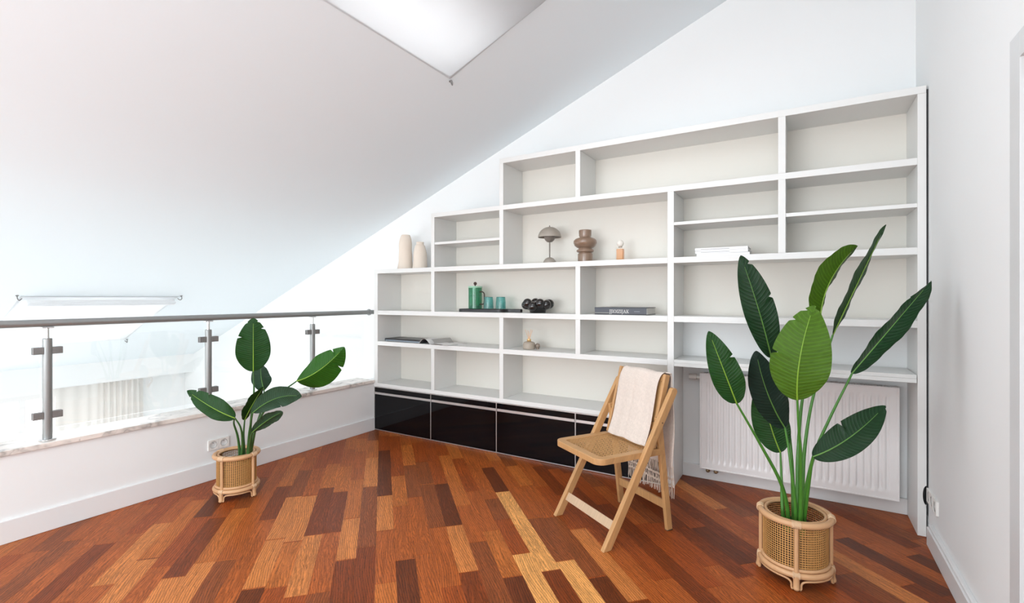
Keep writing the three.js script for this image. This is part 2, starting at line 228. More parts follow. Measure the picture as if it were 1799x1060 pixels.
// floor: sub-floor slab and individually laid planks, 45 degrees to the walls
const floor = struct('floor');
part(floor, 'subfloor', box(XL, XR + 0.2, -0.35, -0.012, ZB, ZF), std([0.2, 0.09, 0.04], 0.8));
{
  const T = 45.7 * Math.PI / 180, A = [-Math.sin(T), -Math.cos(T)], B = [Math.cos(T), -Math.sin(T)], W = 0.0915, B0 = 0.700;
  const TONES = { dark: [0.18, 0.042, 0.012], darkred: [0.26, 0.055, 0.012], brown: [0.33, 0.088, 0.025], red: [0.41, 0.088, 0.017], mid: [0.50, 0.125, 0.026], orange: [0.60, 0.175, 0.037], tan: [0.72, 0.25, 0.068], light: [0.97, 0.46, 0.145] };
  const mats = {};
  for (const k of Object.keys(TONES)) mats[k] = GRAIN.map(([map, bumpMap]) => phys(TONES[k], 0.36, { map, bumpMap, bumpScale: 0.00025, specularIntensity: 0.32 }));
  const fixed = {   // strip: [from, to, tone] along the strip, as the photograph shows them
    0: [[3.044, 3.502, 'dark'], [2.108, 3.04, 'light'], [1.62, 2.105, 'darkred']], '-1': [[2.95, 3.45, 'mid'], [2.285, 2.66, 'red'], [1.55, 2.28, 'light']], '-2': [[2.55, 3.1, 'mid'], [2.106, 2.55, 'orange'], [1.6, 2.1, 'dark']],
    '-3': [[2.9, 3.3, 'orange'], [2.45, 2.9, 'mid'], [1.75, 2.45, 'brown']], '-4': [[3.28, 3.75, 'red'], [2.66, 3.275, 'dark'], [2.195, 2.655, 'tan'], [1.6, 2.19, 'darkred']], '-5': [[3.3, 3.75, 'brown'], [2.66, 3.29, 'brown'], [2.1, 2.655, 'mid']],
    1: [[2.635, 3.1, 'mid'], [2.17, 2.63, 'brown'], [1.5, 2.165, 'light']], 2: [[2.62, 3.1, 'mid'], [2.01, 2.615, 'brown'], [1.4, 2.0, 'dark']], 3: [[2.45, 3.05, 'red'], [1.807, 2.44, 'tan'], [1.3, 1.8, 'darkred']], 4: [[2.3, 2.9, 'red'], [1.6, 2.29, 'mid']],
    9: [[1.837, 2.32, 'darkred'], [1.35, 1.83, 'mid']], 10: [[1.923, 2.296, 'dark'], [1.45, 1.92, 'red']], 8: [[1.95, 2.4, 'red'], [1.3, 1.95, 'mid']], 13: [[2.462, 2.95, 'tan'], [1.9, 2.455, 'red']], 12: [[2.1, 2.6, 'mid']], 15: [[1.35, 2.3, 'tan']], 16: [[1.602, 2.2, 'mid'], [1.2, 1.6, 'darkred']], 17: [[1.5, 2.0, 'dark']], 19: [[1.35, 1.78, 'dark'], [1.785, 2.2, 'mid']],
    '-6': [[3.1, 3.7, 'brown'], [2.4, 3.1, 'mid']], '-7': [[3.0, 3.5, 'orange'], [2.377, 2.99, 'mid'], [1.8, 2.37, 'dark']], '-8': [[3.173, 4.11, 'dark'], [2.7, 3.17, 'tan'], [2.2, 2.69, 'mid']], '-9': [[3.35, 3.95, 'tan'], [2.55, 3.34, 'brown'], [2.0, 2.54, 'darkred']], '-10': [[2.9, 3.5, 'orange'], [2.449, 2.89, 'tan'], [1.9, 2.44, 'darkred']],
    '-11': [[3.31, 3.8, 'orange'], [2.75, 3.305, 'darkred'], [2.2, 2.74, 'mid']], '-12': [[2.745, 3.4, 'darkred'], [2.2, 2.74, 'tan']], '-13': [[3.3, 3.8, 'mid'], [2.7, 3.29, 'tan'], [2.292, 2.69, 'orange'], [1.8, 2.285, 'red']], '-14': [[2.75, 3.3, 'tan'], [2.31, 2.74, 'tan'], [1.8, 2.3, 'dark']], '-15': [[2.998, 3.5, 'darkred'], [2.3, 2.99, 'mid']],
    '-16': [[2.59, 3.1, 'mid'], [2.0, 2.585, 'brown']], '-17': [[2.6, 3.2, 'orange'], [1.9, 2.59, 'tan']], '-18': [[3.1, 3.6, 'red'], [2.49, 3.095, 'darkred'], [1.9, 2.485, 'tan']], '-19': [[3.13, 3.7, 'dark'], [2.6, 3.125, 'red'], [2.0, 2.59, 'mid']], '-20': [[2.7, 3.4, 'orange'], [2.0, 2.69, 'tan']], '-21': [[2.5, 3.1, 'tan'], [1.9, 2.49, 'mid']], '-22': [[2.4, 3.0, 'mid']], '-23': [[2.92, 3.4, 'mid'], [2.2, 2.912, 'darkred']], '-24': [[2.2, 2.9, 'mid']], '-25': [[2.3, 3.0, 'brown']],
  };
  const WEIGHTS = ['mid', 'mid', 'mid', 'orange', 'orange', 'red', 'red', 'red', 'brown', 'orange', 'mid', 'mid'], RIGHT = ['red', 'darkred', 'mid', 'red', 'brown', 'mid', 'darkred'];
  const rect = [XL, XR, ZB, ZF];
  const clip = (poly) => { for (const [ax, lim, sgn] of [[0, rect[0], 1], [0, rect[1], -1], [1, rect[2], 1], [1, rect[3], -1]]) { const out = []; for (let i = 0; i < poly.length; i++) { const p = poly[i], q = poly[(i + 1) % poly.length], dp = (p[ax] - lim) * sgn, dq = (q[ax] - lim) * sgn; if (dp >= 0) out.push(p); if ((dp >= 0) !== (dq >= 0)) { const t = dp / (dp - dq); out.push([p[0] + (q[0] - p[0]) * t, p[1] + (q[1] - p[1]) * t]); } } poly = out; if (poly.length < 3) return []; } return poly; };
  const cy = Math.cos(30.79 * Math.PI / 180), sy = Math.sin(30.79 * Math.PI / 180);
  const inView = (poly) => poly.some(([x, z]) => { const d = -(sy * x + cy * z); if (d < 0.3) return false; const u = 899.5 + 854.5 * (cy * x - sy * z) / d, v = 523.2 + 854.5 * 1.25 / d; return u > -80 && u < 1880 && v < 1140; }) && poly.some(([, z]) => z > -3.56);
  const rest = new Map();
  let shown = 0;
  for (let i = -70; i <= 70; i++) {
    const segs = (fixed[i] || []).slice().sort((p, q) => p[0] - q[0]);
    const all = []; let a = -6 - rnd() * 0.5;
    const fill = (to) => { while (a < to - 1e-6) { let l = 0.36 + rnd() * 0.3; if (to - a < l + 0.2) l = to - a; const pool = i > 3 ? RIGHT : WEIGHTS; all.push([a, a + l, pool[Math.floor(rnd() * pool.length)]]); a += l; } };
    for (const s of segs) { if (s[0] > a) fill(s[0]); all.push([Math.max(a, s[0]), s[1], s[2]]); a = s[1]; }
    fill(6.5);
    const b0 = B0 + i * W, b1 = b0 + W, g = 0.00015;
    for (const [a0, a1, tone] of all) {
      const corners = [[a0 + g, b0 + g], [a1 - g, b0 + g], [a1 - g, b1 - g], [a0 + g, b1 - g]].map(([p, q]) => [A[0] * p + B[0] * q, A[1] * p + B[1] * q]);
      const poly = clip(corners); if (poly.length < 3) continue;
      const y1 = -rnd() * 0.0003, y0 = -0.0118, c = 0.0005, n = poly.length;
      const cx = poly.reduce((s, p) => s + p[0], 0) / n, cz = poly.reduce((s, p) => s + p[1], 0) / n;
      const inset = poly.map(([x, z]) => { const dx = cx - x, dz = cz - z, l = Math.hypot(dx, dz) || 1; return [x + dx / l * c, z + dz / l * c]; });
      const ou = rnd() * Math.max(0, 1 - (a1 - a0)), ov = rnd() * 0.155;
      const pos = [], uv = []; const put = (p, y) => { pos.push(p[0], y, p[1]); const pa = p[0] * A[0] + p[1] * A[1], pb = p[0] * B[0] + p[1] * B[1]; uv.push(ou + pa - a0, (ov + pb - b0) / 0.25); };
      const area = poly.reduce((s, p, k) => { const q = poly[(k + 1) % n]; return s + p[0] * q[1] - q[0] * p[1]; }, 0), ord = (k) => (area > 0 ? k : n - 1 - k);
      for (let k = 1; k < n - 1; k++) { put(inset[ord(0)], y1); put(inset[ord(k + 1)], y1); put(inset[ord(k)], y1); }
      for (let k = 0; k < n; k++) { const p = ord(k), q = ord((k + 1) % n); for (const [lo, ylo, hi, yhi] of [[poly, y1 - 0.0003, inset, y1], [poly, y0, poly, y1 - 0.0003]]) { put(lo[p], ylo); put(hi[p], yhi); put(lo[q], ylo); put(hi[p], yhi); put(hi[q], yhi); put(lo[q], ylo); } }
      const geo = new THREE.BufferGeometry(); geo.setAttribute('position', new THREE.Float32BufferAttribute(pos, 3)); geo.setAttribute('uv', new THREE.Float32BufferAttribute(uv, 2)); geo.computeVertexNormals();
      const mat = mats[tone][Math.floor(rnd() * 3)];
      if (shown < 298 && inView(poly)) { part(floor, numbered('plank'), geo, mat); shown++; }
      else { if (!rest.has(mat)) rest.set(mat, []); rest.get(mat).push(geo); }
    }
  }
  const lists = [...rest.entries()], geos = lists.map(([, l]) => mergeGeometries(l)), all = mergeGeometries(geos, true);
  const r = part(floor, 'far_planks', all, lists.map(([m]) => m)); r.userData.kind = 'stuff';
}
// skirtings
struct('baseboard_left', merge([box(XL, XL + 0.016, 0.0, 0.118, -3.285, ZF, 0.004)]), M.trim);
struct('baseboard_right', merge([box(XR - 0.026, XR, 0.0, 0.092, -3.19, -2.136, 0.003), box(XR - 0.019, XR, 0.092, 0.104, -3.19, -2.136, 0.003)]), M.trim);
struct('baseboard_alcove', box(-0.722, 0.522, 0.0, 0.09, -3.583, -3.562, 0.003), M.trim);

// ───────────────────────── built-in shelves ─────────────────────────
{
  const t = thing('bookcase', 'white built-in bookcase of stepped open compartments filling the end wall', 'bookcase', [0, 0, 0]);
  const zb = -3.60, zf = -3.287, r = 0.0015, S = (n, x0, x1, y0, y1, z1 = zf) => part(t, n, box(x0, x1, y0, y1, zb, z1, r), M.shelf);
  const xA = [-3.48, -3.432], xB = [-2.782, -2.745], xC = [-2.077, -2.04], xD = [-1.42, -1.383], xE = [-0.763, -0.722], xG = [-0.121, -0.082], xH0 = 0.522;
  const y0 = [0.411, 0.445], y3 = [0.802, 0.84], y2 = [1.090, 1.129], y1 = [1.477, 1.515], ys = [1.949, 1.986], yt = [2.321, 2.360];
  S('shelf_board', xA[0], xE[0], ...y0); S('shelf_board', xA[1], xE[0], ...y3); S('shelf_board', xA[1], xE[0], ...y2); S('shelf_board', xE[1], xH0, ...y2);
  S('shelf_board', xA[0], xE[0], ...y1); S('shelf_board', xE[1], xH0, ...y1); S('shelf_board', xB[0], xH0, ...ys); S('top_board', xC[0], 0.558, ...yt);
  S('side_panel', ...xA, y0[1], y1[0]);
  S('divider', ...xB, y0[1], y3[0]); S('divider', ...xC, y0[1], y3[0]); S('divider', ...xC, y3[1], y2[0]); S('divider', ...xD, y3[1], y2[0]); S('divider', ...xB, y2[1], y1[0]); S('divider', ...xD, y2[1], y1[0]);
  S('divider', ...xB, y1[1], ys[0]); S('divider', ...xC, y1[1], ys[0]); S('divider', ...xG, y1[1], ys[0]); S('divider', ...xC, ys[1], yt[0]); S('divider', ...xD, ys[1], yt[0]); S('divider', ...xG, ys[1], yt[0]);
  S('tall_divider', ...xE, 0.001, ys[0]);
  S('thin_shelf', xB[1], xC[0], 1.711, 1.732, zf - 0.004); S('thin_shelf', xE[1], xG[0], 1.726, 1.746, zf - 0.004); S('thin_shelf', xG[1], xH0, 1.726, 1.748, zf - 0.004);
  part(t, 'desk_board', merge([box(xE[1] + 0.001, xH0 - 0.003, 0.80, 0.822, zb + 0.02, -3.283, r), box(xE[1] + 0.001, xH0 - 0.003, 0.8225, 0.843, zb + 0.02, -3.285, r)]), M.shelf);
  // right-hand side panel with a rounded notch where it clears the wall socket
  const s = new THREE.Shape(); s.moveTo(xH0, 0.001); s.lineTo(0.558, 0.001); s.lineTo(0.558, 0.165); s.absellipse(0.559, 0.216, 0.015, 0.051, -Math.PI / 2, Math.PI / 2, true); s.lineTo(0.558, 2.32); s.lineTo(xH0, 2.32); s.closePath();
  const g = extrude(s, zf - zb, 0.0008); g.translate(0, 0, zb); part(t, 'side_panel', g, M.shelf);
  const bk = (x0, x1, ya, yb, z = zb) => part(t, 'back_panel', box(x0, x1, ya, yb, z - 0.018, z), M.back);
  bk(xA[0], xE[0], y0[0], y1[1]); bk(xB[0], xE[0], y1[1], ys[1]); bk(xE[0], 0.558, y2[1], ys[1]); bk(xC[0], 0.558, ys[1], yt[1]);
  part(t, 'gap_shadow', box(0.5585, XR - 0.0005, 0.11, 2.34, -3.32, -3.295), M.hole);  // dark strip standing in for the shadow between panel and wall
  part(t, 'alcove_panel', box(xE[1], xH0, 0.001, y2[0], zb, zb + 0.018), M.wall);
  // four black gloss cabinets under the shelves
  const xs = [-3.477, -2.790, -2.109, -1.424, -0.764];
  const words = ['glossy black cabinet at the far left, next to the low white wall', 'second glossy black cabinet from the low wall, below two open compartments', 'third glossy black cabinet from the low wall, left of the chair', 'glossy black cabinet partly hidden behind the folding chair'];
  for (let k = 0; k < 4; k++) {
    const c = thing('drawer_cabinet', words[k], 'cabinet', [xs[k], 0, zf], 0, 'black cabinets under the bookcase'), w = xs[k + 1] - xs[k];
    part(c, 'carcass', box(0.001, w - 0.001, 0.001, 0.409, -0.31, -0.022), M.alu);
    part(c, 'drawer_front', box(0.008, w - 0.006, 0.012, 0.337, -0.021, -0.001, 0.001), M.lacquer);
    part(c, 'upper_front', box(0.008, w - 0.006, 0.360, 0.404, -0.021, -0.001, 0.001), M.lacquer);
    part(c, 'handle_strip', box(0.008, w - 0.006, 0.338, 0.359, -0.021, -0.004, 0.001), M.alu);
    part(c, 'edge_profile', merge([box(0.0, 0.006, 0.002, 0.409, -0.021, 0.0), box(0.006, w - 0.001, 0.404, 0.409, -0.021, 0.0), box(0.006, w - 0.001, 0.004, 0.010, -0.021, 0.0)]), M.alu);
  }
}

// ───────────────────────── glass balustrade ─────────────────────────
{
  const t = thing('balustrade', 'brushed steel balustrade with glass panels standing on the marble sill', 'railing', [-3.54, 0.474, 0]);
  part(t, 'handrail', new THREE.CylinderGeometry(0.0205, 0.0205, 6.6, 24).rotateX(Math.PI / 2).translate(0, 0.637, -3.36 + 3.3), M.steel);
  part(t, 'wall_flange', new THREE.CylinderGeometry(0.03, 0.03, 0.01, 24).rotateX(Math.PI / 2).translate(0, 0.637, -3.282), M.steel);
  const posts = [-2.659, -1.822, -0.983, -0.144, 0.695, 1.534, 2.373];
  for (const z of posts) {
    const p = part(t, 'post', lathe([[0, 0], [0.021, 0], [0.021, 0.55], [0.018, 0.554], [0.0, 0.554]], 28), M.steel, [0, 0, z]);
    part(p, 'base_flange', lathe([[0.0215, 0], [0.037, 0], [0.037, 0.004], [0.034, 0.008], [0.0215, 0.008]], 32), M.chrome);
    part(p, 'neck', merge([new THREE.CylinderGeometry(0.009, 0.009, 0.06, 16).translate(0, 0.583, 0), box(-0.014, 0.014, 0.609, 0.616, -0.026, 0.026, 0.002)]), M.chrome);
    for (const y of [0.135, 0.487]) for (const s of [-1, 1]) {
      const c = part(p, 'clamp', merge([box(-0.014, -0.0045, y - 0.019, y + 0.019, s > 0 ? 0.017 : -0.062, s > 0 ? 0.062 : -0.017, 0.002), box(0.0045, 0.014, y - 0.019, y + 0.019, s > 0 ? 0.017 : -0.062, s > 0 ? 0.062 : -0.017, 0.002), box(-0.0045, 0.0045, y - 0.019, y + 0.019, s > 0 ? 0.017 : -0.028, s > 0 ? 0.028 : -0.017), new THREE.CylinderGeometry(0.005, 0.005, 0.003, 14).rotateZ(Math.PI / 2).translate(0.0148, y, s * 0.046)]), M.clamp);
    }
  }
  const ends = [-3.25, ...posts, 3.2];
  for (let k = 0; k < ends.length - 1; k++) part(t, 'glass_panel', box(-0.004, 0.004, 0.06, 0.56, ends[k] + 0.032, ends[k + 1] - 0.032), M.pane);
}

// ───────────────────────── sun sails, curtain ─────────────────────────
function sail(label, x, z, roll, group) {
  const t = thing('sun_sail', label, 'sun shade', [x, ROOF(x), z], 0, group);
  const HW = 0.58, HL = 0.645, q = new THREE.Quaternion().setFromAxisAngle(V(0, 0, 1), SLOPE);
  const on = (g) => g.applyQuaternion(q);
  part(t, 'fabric', on(sheet((u, v) => { const a = -1 + 2 * u, b = -1 + 2 * v, belly = (1 - a * a) * (1 - Math.pow(b, 4)); return V(a * HL, -0.003 - 0.05 * belly - 0.004 * Math.sin(b * 14) * (1 - a * a) * 0.5, b * HW * (1 - 0.015 * (1 - a * a))); }, 40, 40, 0.0016)), M.sail);
  if (roll) { const s = new THREE.Shape(); s.absellipse(0, 0, 0.062, 0.028, 0, Math.PI * 2); const g = extrude(s, HW * 2 - 0.09, 0.012, 28); g.translate(0, 0, -HW + 0.045); g.rotateZ(-0.5); g.translate(HL - 0.045, -0.045, 0); part(t, 'rolled_edge', on(g), M.sail); }
  for (const a of [-1, 1]) for (const b of [-1, 1]) part(t, 'corner_hook', on(merge([tube([[a * (HL + 0.012), 0.0, b * (HW + 0.022)], [a * (HL + 0.012), -0.03, b * (HW + 0.022)], [a * (HL + 0.004), -0.04, b * (HW + 0.012)], [a * (HL - 0.006), -0.03, b * (HW + 0.002)], [a * (HL - 0.004), -0.02, b * (HW - 0.008)]], 0.004, 20, 8), new THREE.CylinderGeometry(0.011, 0.011, 0.004, 14).translate(a * (HL + 0.012), -0.002, b * (HW + 0.022))])), M.clamp);
}
sail('white fabric sun sail hooked below the roof window nearest the ridge', UPPER, SKY_ROWS[0], false);
sail('white fabric sun sail with a rolled upper edge, seen above the handrail', LOWER, SKY_ROWS[0], true);
{
  const t = thing('curtain', 'off-white curtain gathered in folds under the beam beyond the glass balustrade', 'curtain', [-7.55, 0.2, -2.6]);
  part(t, 'drape', sheet((u, v) => { const gather = v; const z = 0.53 - 1.0 * (v < 0.62 ? v * 1.0 : 0.62 + (v - 0.62) * 0.95); const fold = v > 0.55 ? 0.03 * Math.sin(v * 95) : 0.014 * Math.sin(v * 55 + Math.sin(v * 13)); return V(fold * (0.5 + 0.5 * u), -0.01 - 2.7 * u, z); }, 12, 220, 0.002), M.curtain);
  part(t, 'rail', box(-0.012, 0.012, -0.022, -0.002, -0.55, 0.56), M.trim);
  part(t, 'tie_back', tube([[0.02, -0.02, -0.53], [0.03, -0.06, -0.545], [0.03, -0.11, -0.52], [0.02, -0.15, -0.5]], 0.012, 16, 8), M.curtain);
}

// ───────────────────────── radiator ─────────────────────────
{
  const t = thing('radiator', 'white ribbed panel radiator on the wall under the desk board', 'radiator', [-0.06, 0.09, -3.5]);
  const w = 0.535, h = 0.645, N = 31;
  const f = (x, y) => { const m = clamp(Math.min(y - 0.055, h - 0.055 - y) / 0.012), ph = ((x + w) / (2 * w) * N) % 1, inx = Math.abs(x) < w - 0.03 ? 1 : 0; const p = Math.abs(ph - 0.5) * 2; return -0.007 * m * inx * (1 - clamp((p - 0.35) / 0.3)); };
  part(t, 'front_panel', sheet((u, v) => { const x = w * (-1 + 2 * u), y = h * v; return V(x, y, f(x, y)); }, 31 * 12, 40, 0.0015), M.radiator);
  part(t, 'panel_frame', merge([box(-w, w, 0, 0.008, -0.002, 0.004, 0.001), box(-w, w, h - 0.008, h, -0.002, 0.004, 0.001), box(-w, -w + 0.01, 0.008, h - 0.008, -0.002, 0.004, 0.001), box(w - 0.01, w, 0.008, h - 0.008, -0.002, 0.004, 0.001)]), M.radiator);
  part(t, 'side_cover', box(-w - 0.002, -w, 0, h, -0.062, 0.002), M.radiator); part(t, 'side_cover', box(w, w + 0.002, 0, h, -0.062, 0.002), M.radiator);
  part(t, 'rear_panel', box(-w, w, 0, h, -0.062, -0.058), M.radiator);
  const slats = []; for (let k = 0; k < 66; k++) slats.push(box(-w + 0.02 + k * 0.01545, -w + 0.026 + k * 0.01545, h - 0.002, h + 0.003, -0.056, -0.004));
  slats.push(box(-w, w, h - 0.004, h + 0.003, -0.062, -0.054), box(-w, w, h - 0.004, h + 0.003, -0.008, 0.0));
  const gr = part(t, 'top_grille', merge(slats), M.radiator); gr.userData.kind = 'stuff';
  part(t, 'convector', box(-w + 0.02, w - 0.02, 0.05, h - 0.03, -0.05, -0.012), M.radiatorDark);
  part(t, 'thermostat', merge([new THREE.CylinderGeometry(0.016, 0.018, 0.05, 24).rotateZ(Math.PI / 2).translate(-w - 0.052, h - 0.03, -0.03), new THREE.CylinderGeometry(0.012, 0.012, 0.03, 20).rotateZ(Math.PI / 2).translate(-w - 0.015, h - 0.03, -0.03)]), M.plastic);
  for (const x of [-w + 0.045, -w + 0.095]) part(t, 'pipe_valve', merge([new THREE.CylinderGeometry(0.0105, 0.0105, 0.03, 16).translate(x, -0.012, -0.03), new THREE.SphereGeometry(0.014, 16, 12).translate(x, -0.018, -0.03), new THREE.CylinderGeometry(0.008, 0.008, 0.05, 14).rotateX(Math.PI / 2).translate(x, -0.018, -0.055)]), M.brass);
}

// ───────────────────────── wall sockets ─────────────────────────
function sockets(label, at, turn, n, group) {
  const t = thing('wall_socket', label, 'socket', at, turn, group), s = 0.071;
  for (let k = 0; k < n; k++) {
    const x = (k - (n - 1) / 2) * s;
    const fr = new THREE.Shape(); rrect(fr, x - s / 2 + 0.0005, -s / 2, x + s / 2 - 0.0005, s / 2, 0.004); const h = new THREE.Path(); h.absarc(x, 0, 0.0245, 0, Math.PI * 2, true); fr.holes.push(h);
    part(t, 'cover_plate', extrude(fr, 0.008, 0.0015, 28), M.plastic, [0, 0, 0.0015]);
    const d = part(t, 'socket_insert', lathe([[0, -0.012], [0.021, -0.012], [0.022, 0.004], [0.0245, 0.009], [0.0243, 0.0]], 32).rotateX(Math.PI / 2), M.socketIn, [x, 0, 0]);
    part(d, 'pin_hole', merge([new THREE.CylinderGeometry(0.0028, 0.0028, 0.002, 12).rotateX(Math.PI / 2).translate(-0.0095, 0, -0.0105), new THREE.CylinderGeometry(0.0028, 0.0028, 0.002, 12).rotateX(Math.PI / 2).translate(0.0095, 0, -0.0105)]), M.hole);
    part(d, 'earth_pin', new THREE.CylinderGeometry(0.0024, 0.0024, 0.018, 12).rotateX(Math.PI / 2).translate(0, 0.011, -0.003), M.steel);
  }
}
sockets('white double wall socket on the low wall behind the smaller plant', [XL, 0.238, -1.856], Math.PI / 2, 2);
sockets('white triple wall socket on the right wall by the end of the bookcase', [XR, 0.226, -3.175], -Math.PI / 2, 3);

// ───────────────────────── folding chair and throw ─────────────────────────
const CHAIR = [-1.0185, 0, -2.42], CHAIR_TURN = -32.7 * Math.PI / 180;
{
  const t = thing('folding_chair', 'light wooden folding chair with a woven cane seat in front of the black cabinets', 'chair', CHAIR, CHAIR_TURN);
  const uvLong = (g) => { const p = g.attributes.position, uv = g.attributes.uv; for (let i = 0; i < p.count; i++) uv.setXY(i, (p.getY(i) - p.getZ(i)) * 1.2, (p.getX(i) * 3 + p.getY(i) * 0.4 + p.getZ(i) * 0.9)); return g; };
  const Ld = (y) => 0.446 * y / 0.753;                                   // depth of a front leg at height y
  for (const s of [-1, 1]) {
    const A = V(s * 0.222, 0.0, 0.0), B = V(s * 0.222, 0.765, -Ld(0.765)), up = V(0, 0.446, 0.753);
    const dir = B.clone().sub(A).normalize(), L = B.distanceTo(A);
    const sh = new THREE.Shape(); // leg profile in its own plane: foot cut level, top rounded
    sh.moveTo(-0.02, 0.0 + 0.012); sh.lineTo(0.02, -0.012); sh.lineTo(0.02, L - 0.02); sh.absarc(0, L - 0.02, 0.02, 0, Math.PI); sh.closePath();
    const g = extrude(sh, 0.022, 0.0025, 14); g.translate(0, 0, -0.011); // x: across (forward), y: along, z: sideways
    const fwd = V(0, -dir.z, dir.y); // perpendicular to dir in the side plane, pointing forward/up
    g.applyMatrix4(new THREE.Matrix4().makeBasis(fwd, dir, V(-1, 0, 0)).setPosition(A));
    part(t, 'front_leg', uvLong(g), M.oak);
    const g2 = bar(V(s * 0.197, 0.003, -0.438), V(s * 0.197, 0.615, -0.362), 0.022, 0.036, 0.003, V(0, 0, 1)); const rl = part(t, 'rear_leg', uvLong(g2), M.oak);
    part(rl, 'foot_pad', box(s * 0.197 - 0.011, s * 0.197 + 0.011, 0.0005, 0.005, -0.456, -0.420), M.screw);
    part(t, 'pivot_bolt', new THREE.CylinderGeometry(0.005, 0.005, 0.05, 14).rotateZ(Math.PI / 2).translate(s * 0.2105, 0.592, -0.358), M.darkWood);
    part(t, 'back_post', uvLong(bar(V(s * 0.183, 0.45, -0.335), V(s * 0.183, 0.833, -0.438), 0.02, 0.034, 0.004, V(0, 0, 1))), M.oak);
  }
  part(t, 'front_stretcher', uvLong(bar(V(-0.212, 0.10, -Ld(0.10)), V(0.212, 0.10, -Ld(0.10)), 0.014, 0.046, 0.002, V(0, 0.86, -0.5))), M.oakPale);
  part(t, 'rear_stretcher', uvLong(bar(V(-0.187, 0.135, -0.421), V(0.187, 0.135, -0.421), 0.014, 0.044, 0.002)), M.oak);
  part(t, 'back_rail', uvLong(bar(V(-0.174, 0.812, -0.431), V(0.174, 0.812, -0.431), 0.016, 0.04, 0.003, V(0, 1, -0.25))), M.oak);
  part(t, 'back_rail', uvLong(bar(V(-0.174, 0.56, -0.364), V(0.174, 0.56, -0.364), 0.016, 0.04, 0.003, V(0, 1, -0.25))), M.oak);
  part(t, 'back_cane', bar(V(-0.174, 0.69, -0.399), V(0.174, 0.69, -0.399), 0.004, 0.22, 0.001, V(0, 1, -0.268)), M.cane);
  // seat ring (plan view: x sideways, y = depth towards the front)
  const s = new THREE.Shape(); const x = 0.208, f = 0.035, b = -0.385, r = 0.05;
  s.moveTo(-x, b); s.lineTo(x, b); s.lineTo(x, f - r); s.absarc(x - r, f - r, r, 0, Math.PI / 2); s.lineTo(-x + r, f); s.absarc(-x + r, f - r, r, Math.PI / 2, Math.PI); s.closePath();
  const h = new THREE.Path(); rrect(h, -0.165, -0.33, 0.165, -0.012, 0.012); s.holes.push(h);
  const sg = extrude(s, 0.026, 0.003, 12); sg.rotateX(-Math.PI / 2); sg.scale(1, 1, -1); // depth → z
  const idx = sg.index; { const p = sg.attributes.position; if (idx) { for (let i = 0; i < idx.count; i += 3) { const a = idx.getX(i); idx.setX(i, idx.getX(i + 2)); idx.setX(i + 2, a); } } else for (const k of ['position', 'uv']) { const at = sg.attributes[k]; for (let i = 0; i < at.count; i += 3) for (let c = 0; c < at.itemSize; c++) { const q = at.array[i * at.itemSize + c]; at.array[i * at.itemSize + c] = at.array[(i + 2) * at.itemSize + c]; at.array[(i + 2) * at.itemSize + c] = q; } } sg.computeVertexNormals(); }
  sg.translate(0, 0.417, 0); part(t, 'seat_frame', uvLong(sg), M.oak);
  const strands = [], y = 0.437, sx = 0.168, za = -0.333, zb = -0.009;
  for (let X = -sx; X <= sx; X += 0.0150) for (const o of [0, 0.0026]) strands.push(new THREE.BoxGeometry(0.0014, 0.0012, zb - za).translate(X + o, y, (za + zb) / 2));
  for (let Z = za; Z <= zb; Z += 0.0150) for (const o of [0, 0.0026]) strands.push(new THREE.BoxGeometry(2 * sx, 0.0012, 0.0014).translate(0, y + 0.0012, Z + o));
  for (const sg2 of [-1, 1]) for (let c = -0.36; c <= 0.36; c += 0.0212) { // diagonals, cut to the opening
    const zc = (za + zb) / 2, hx = sx, hz = (zb - za) / 2; let t0 = Math.max(-hx, sg2 > 0 ? -hz - c : c - hz), t1 = Math.min(hx, sg2 > 0 ? hz - c : c + hz); if (t1 - t0 < 0.01) continue;
    const z0 = sg2 > 0 ? t0 + c : c - t0, z1 = sg2 > 0 ? t1 + c : c - t1; const L = Math.hypot(t1 - t0, z1 - z0), g = new THREE.BoxGeometry(L, 0.0012, 0.0018); g.rotateY(-Math.atan2(z1 - z0, t1 - t0)); g.translate((t0 + t1) / 2, y + 0.0024, zc + (z0 + z1) / 2); strands.push(g);
  }
  const cs = part(t, 'cane_seat', merge(strands), M.canePale); cs.userData.kind = 'stuff';
}
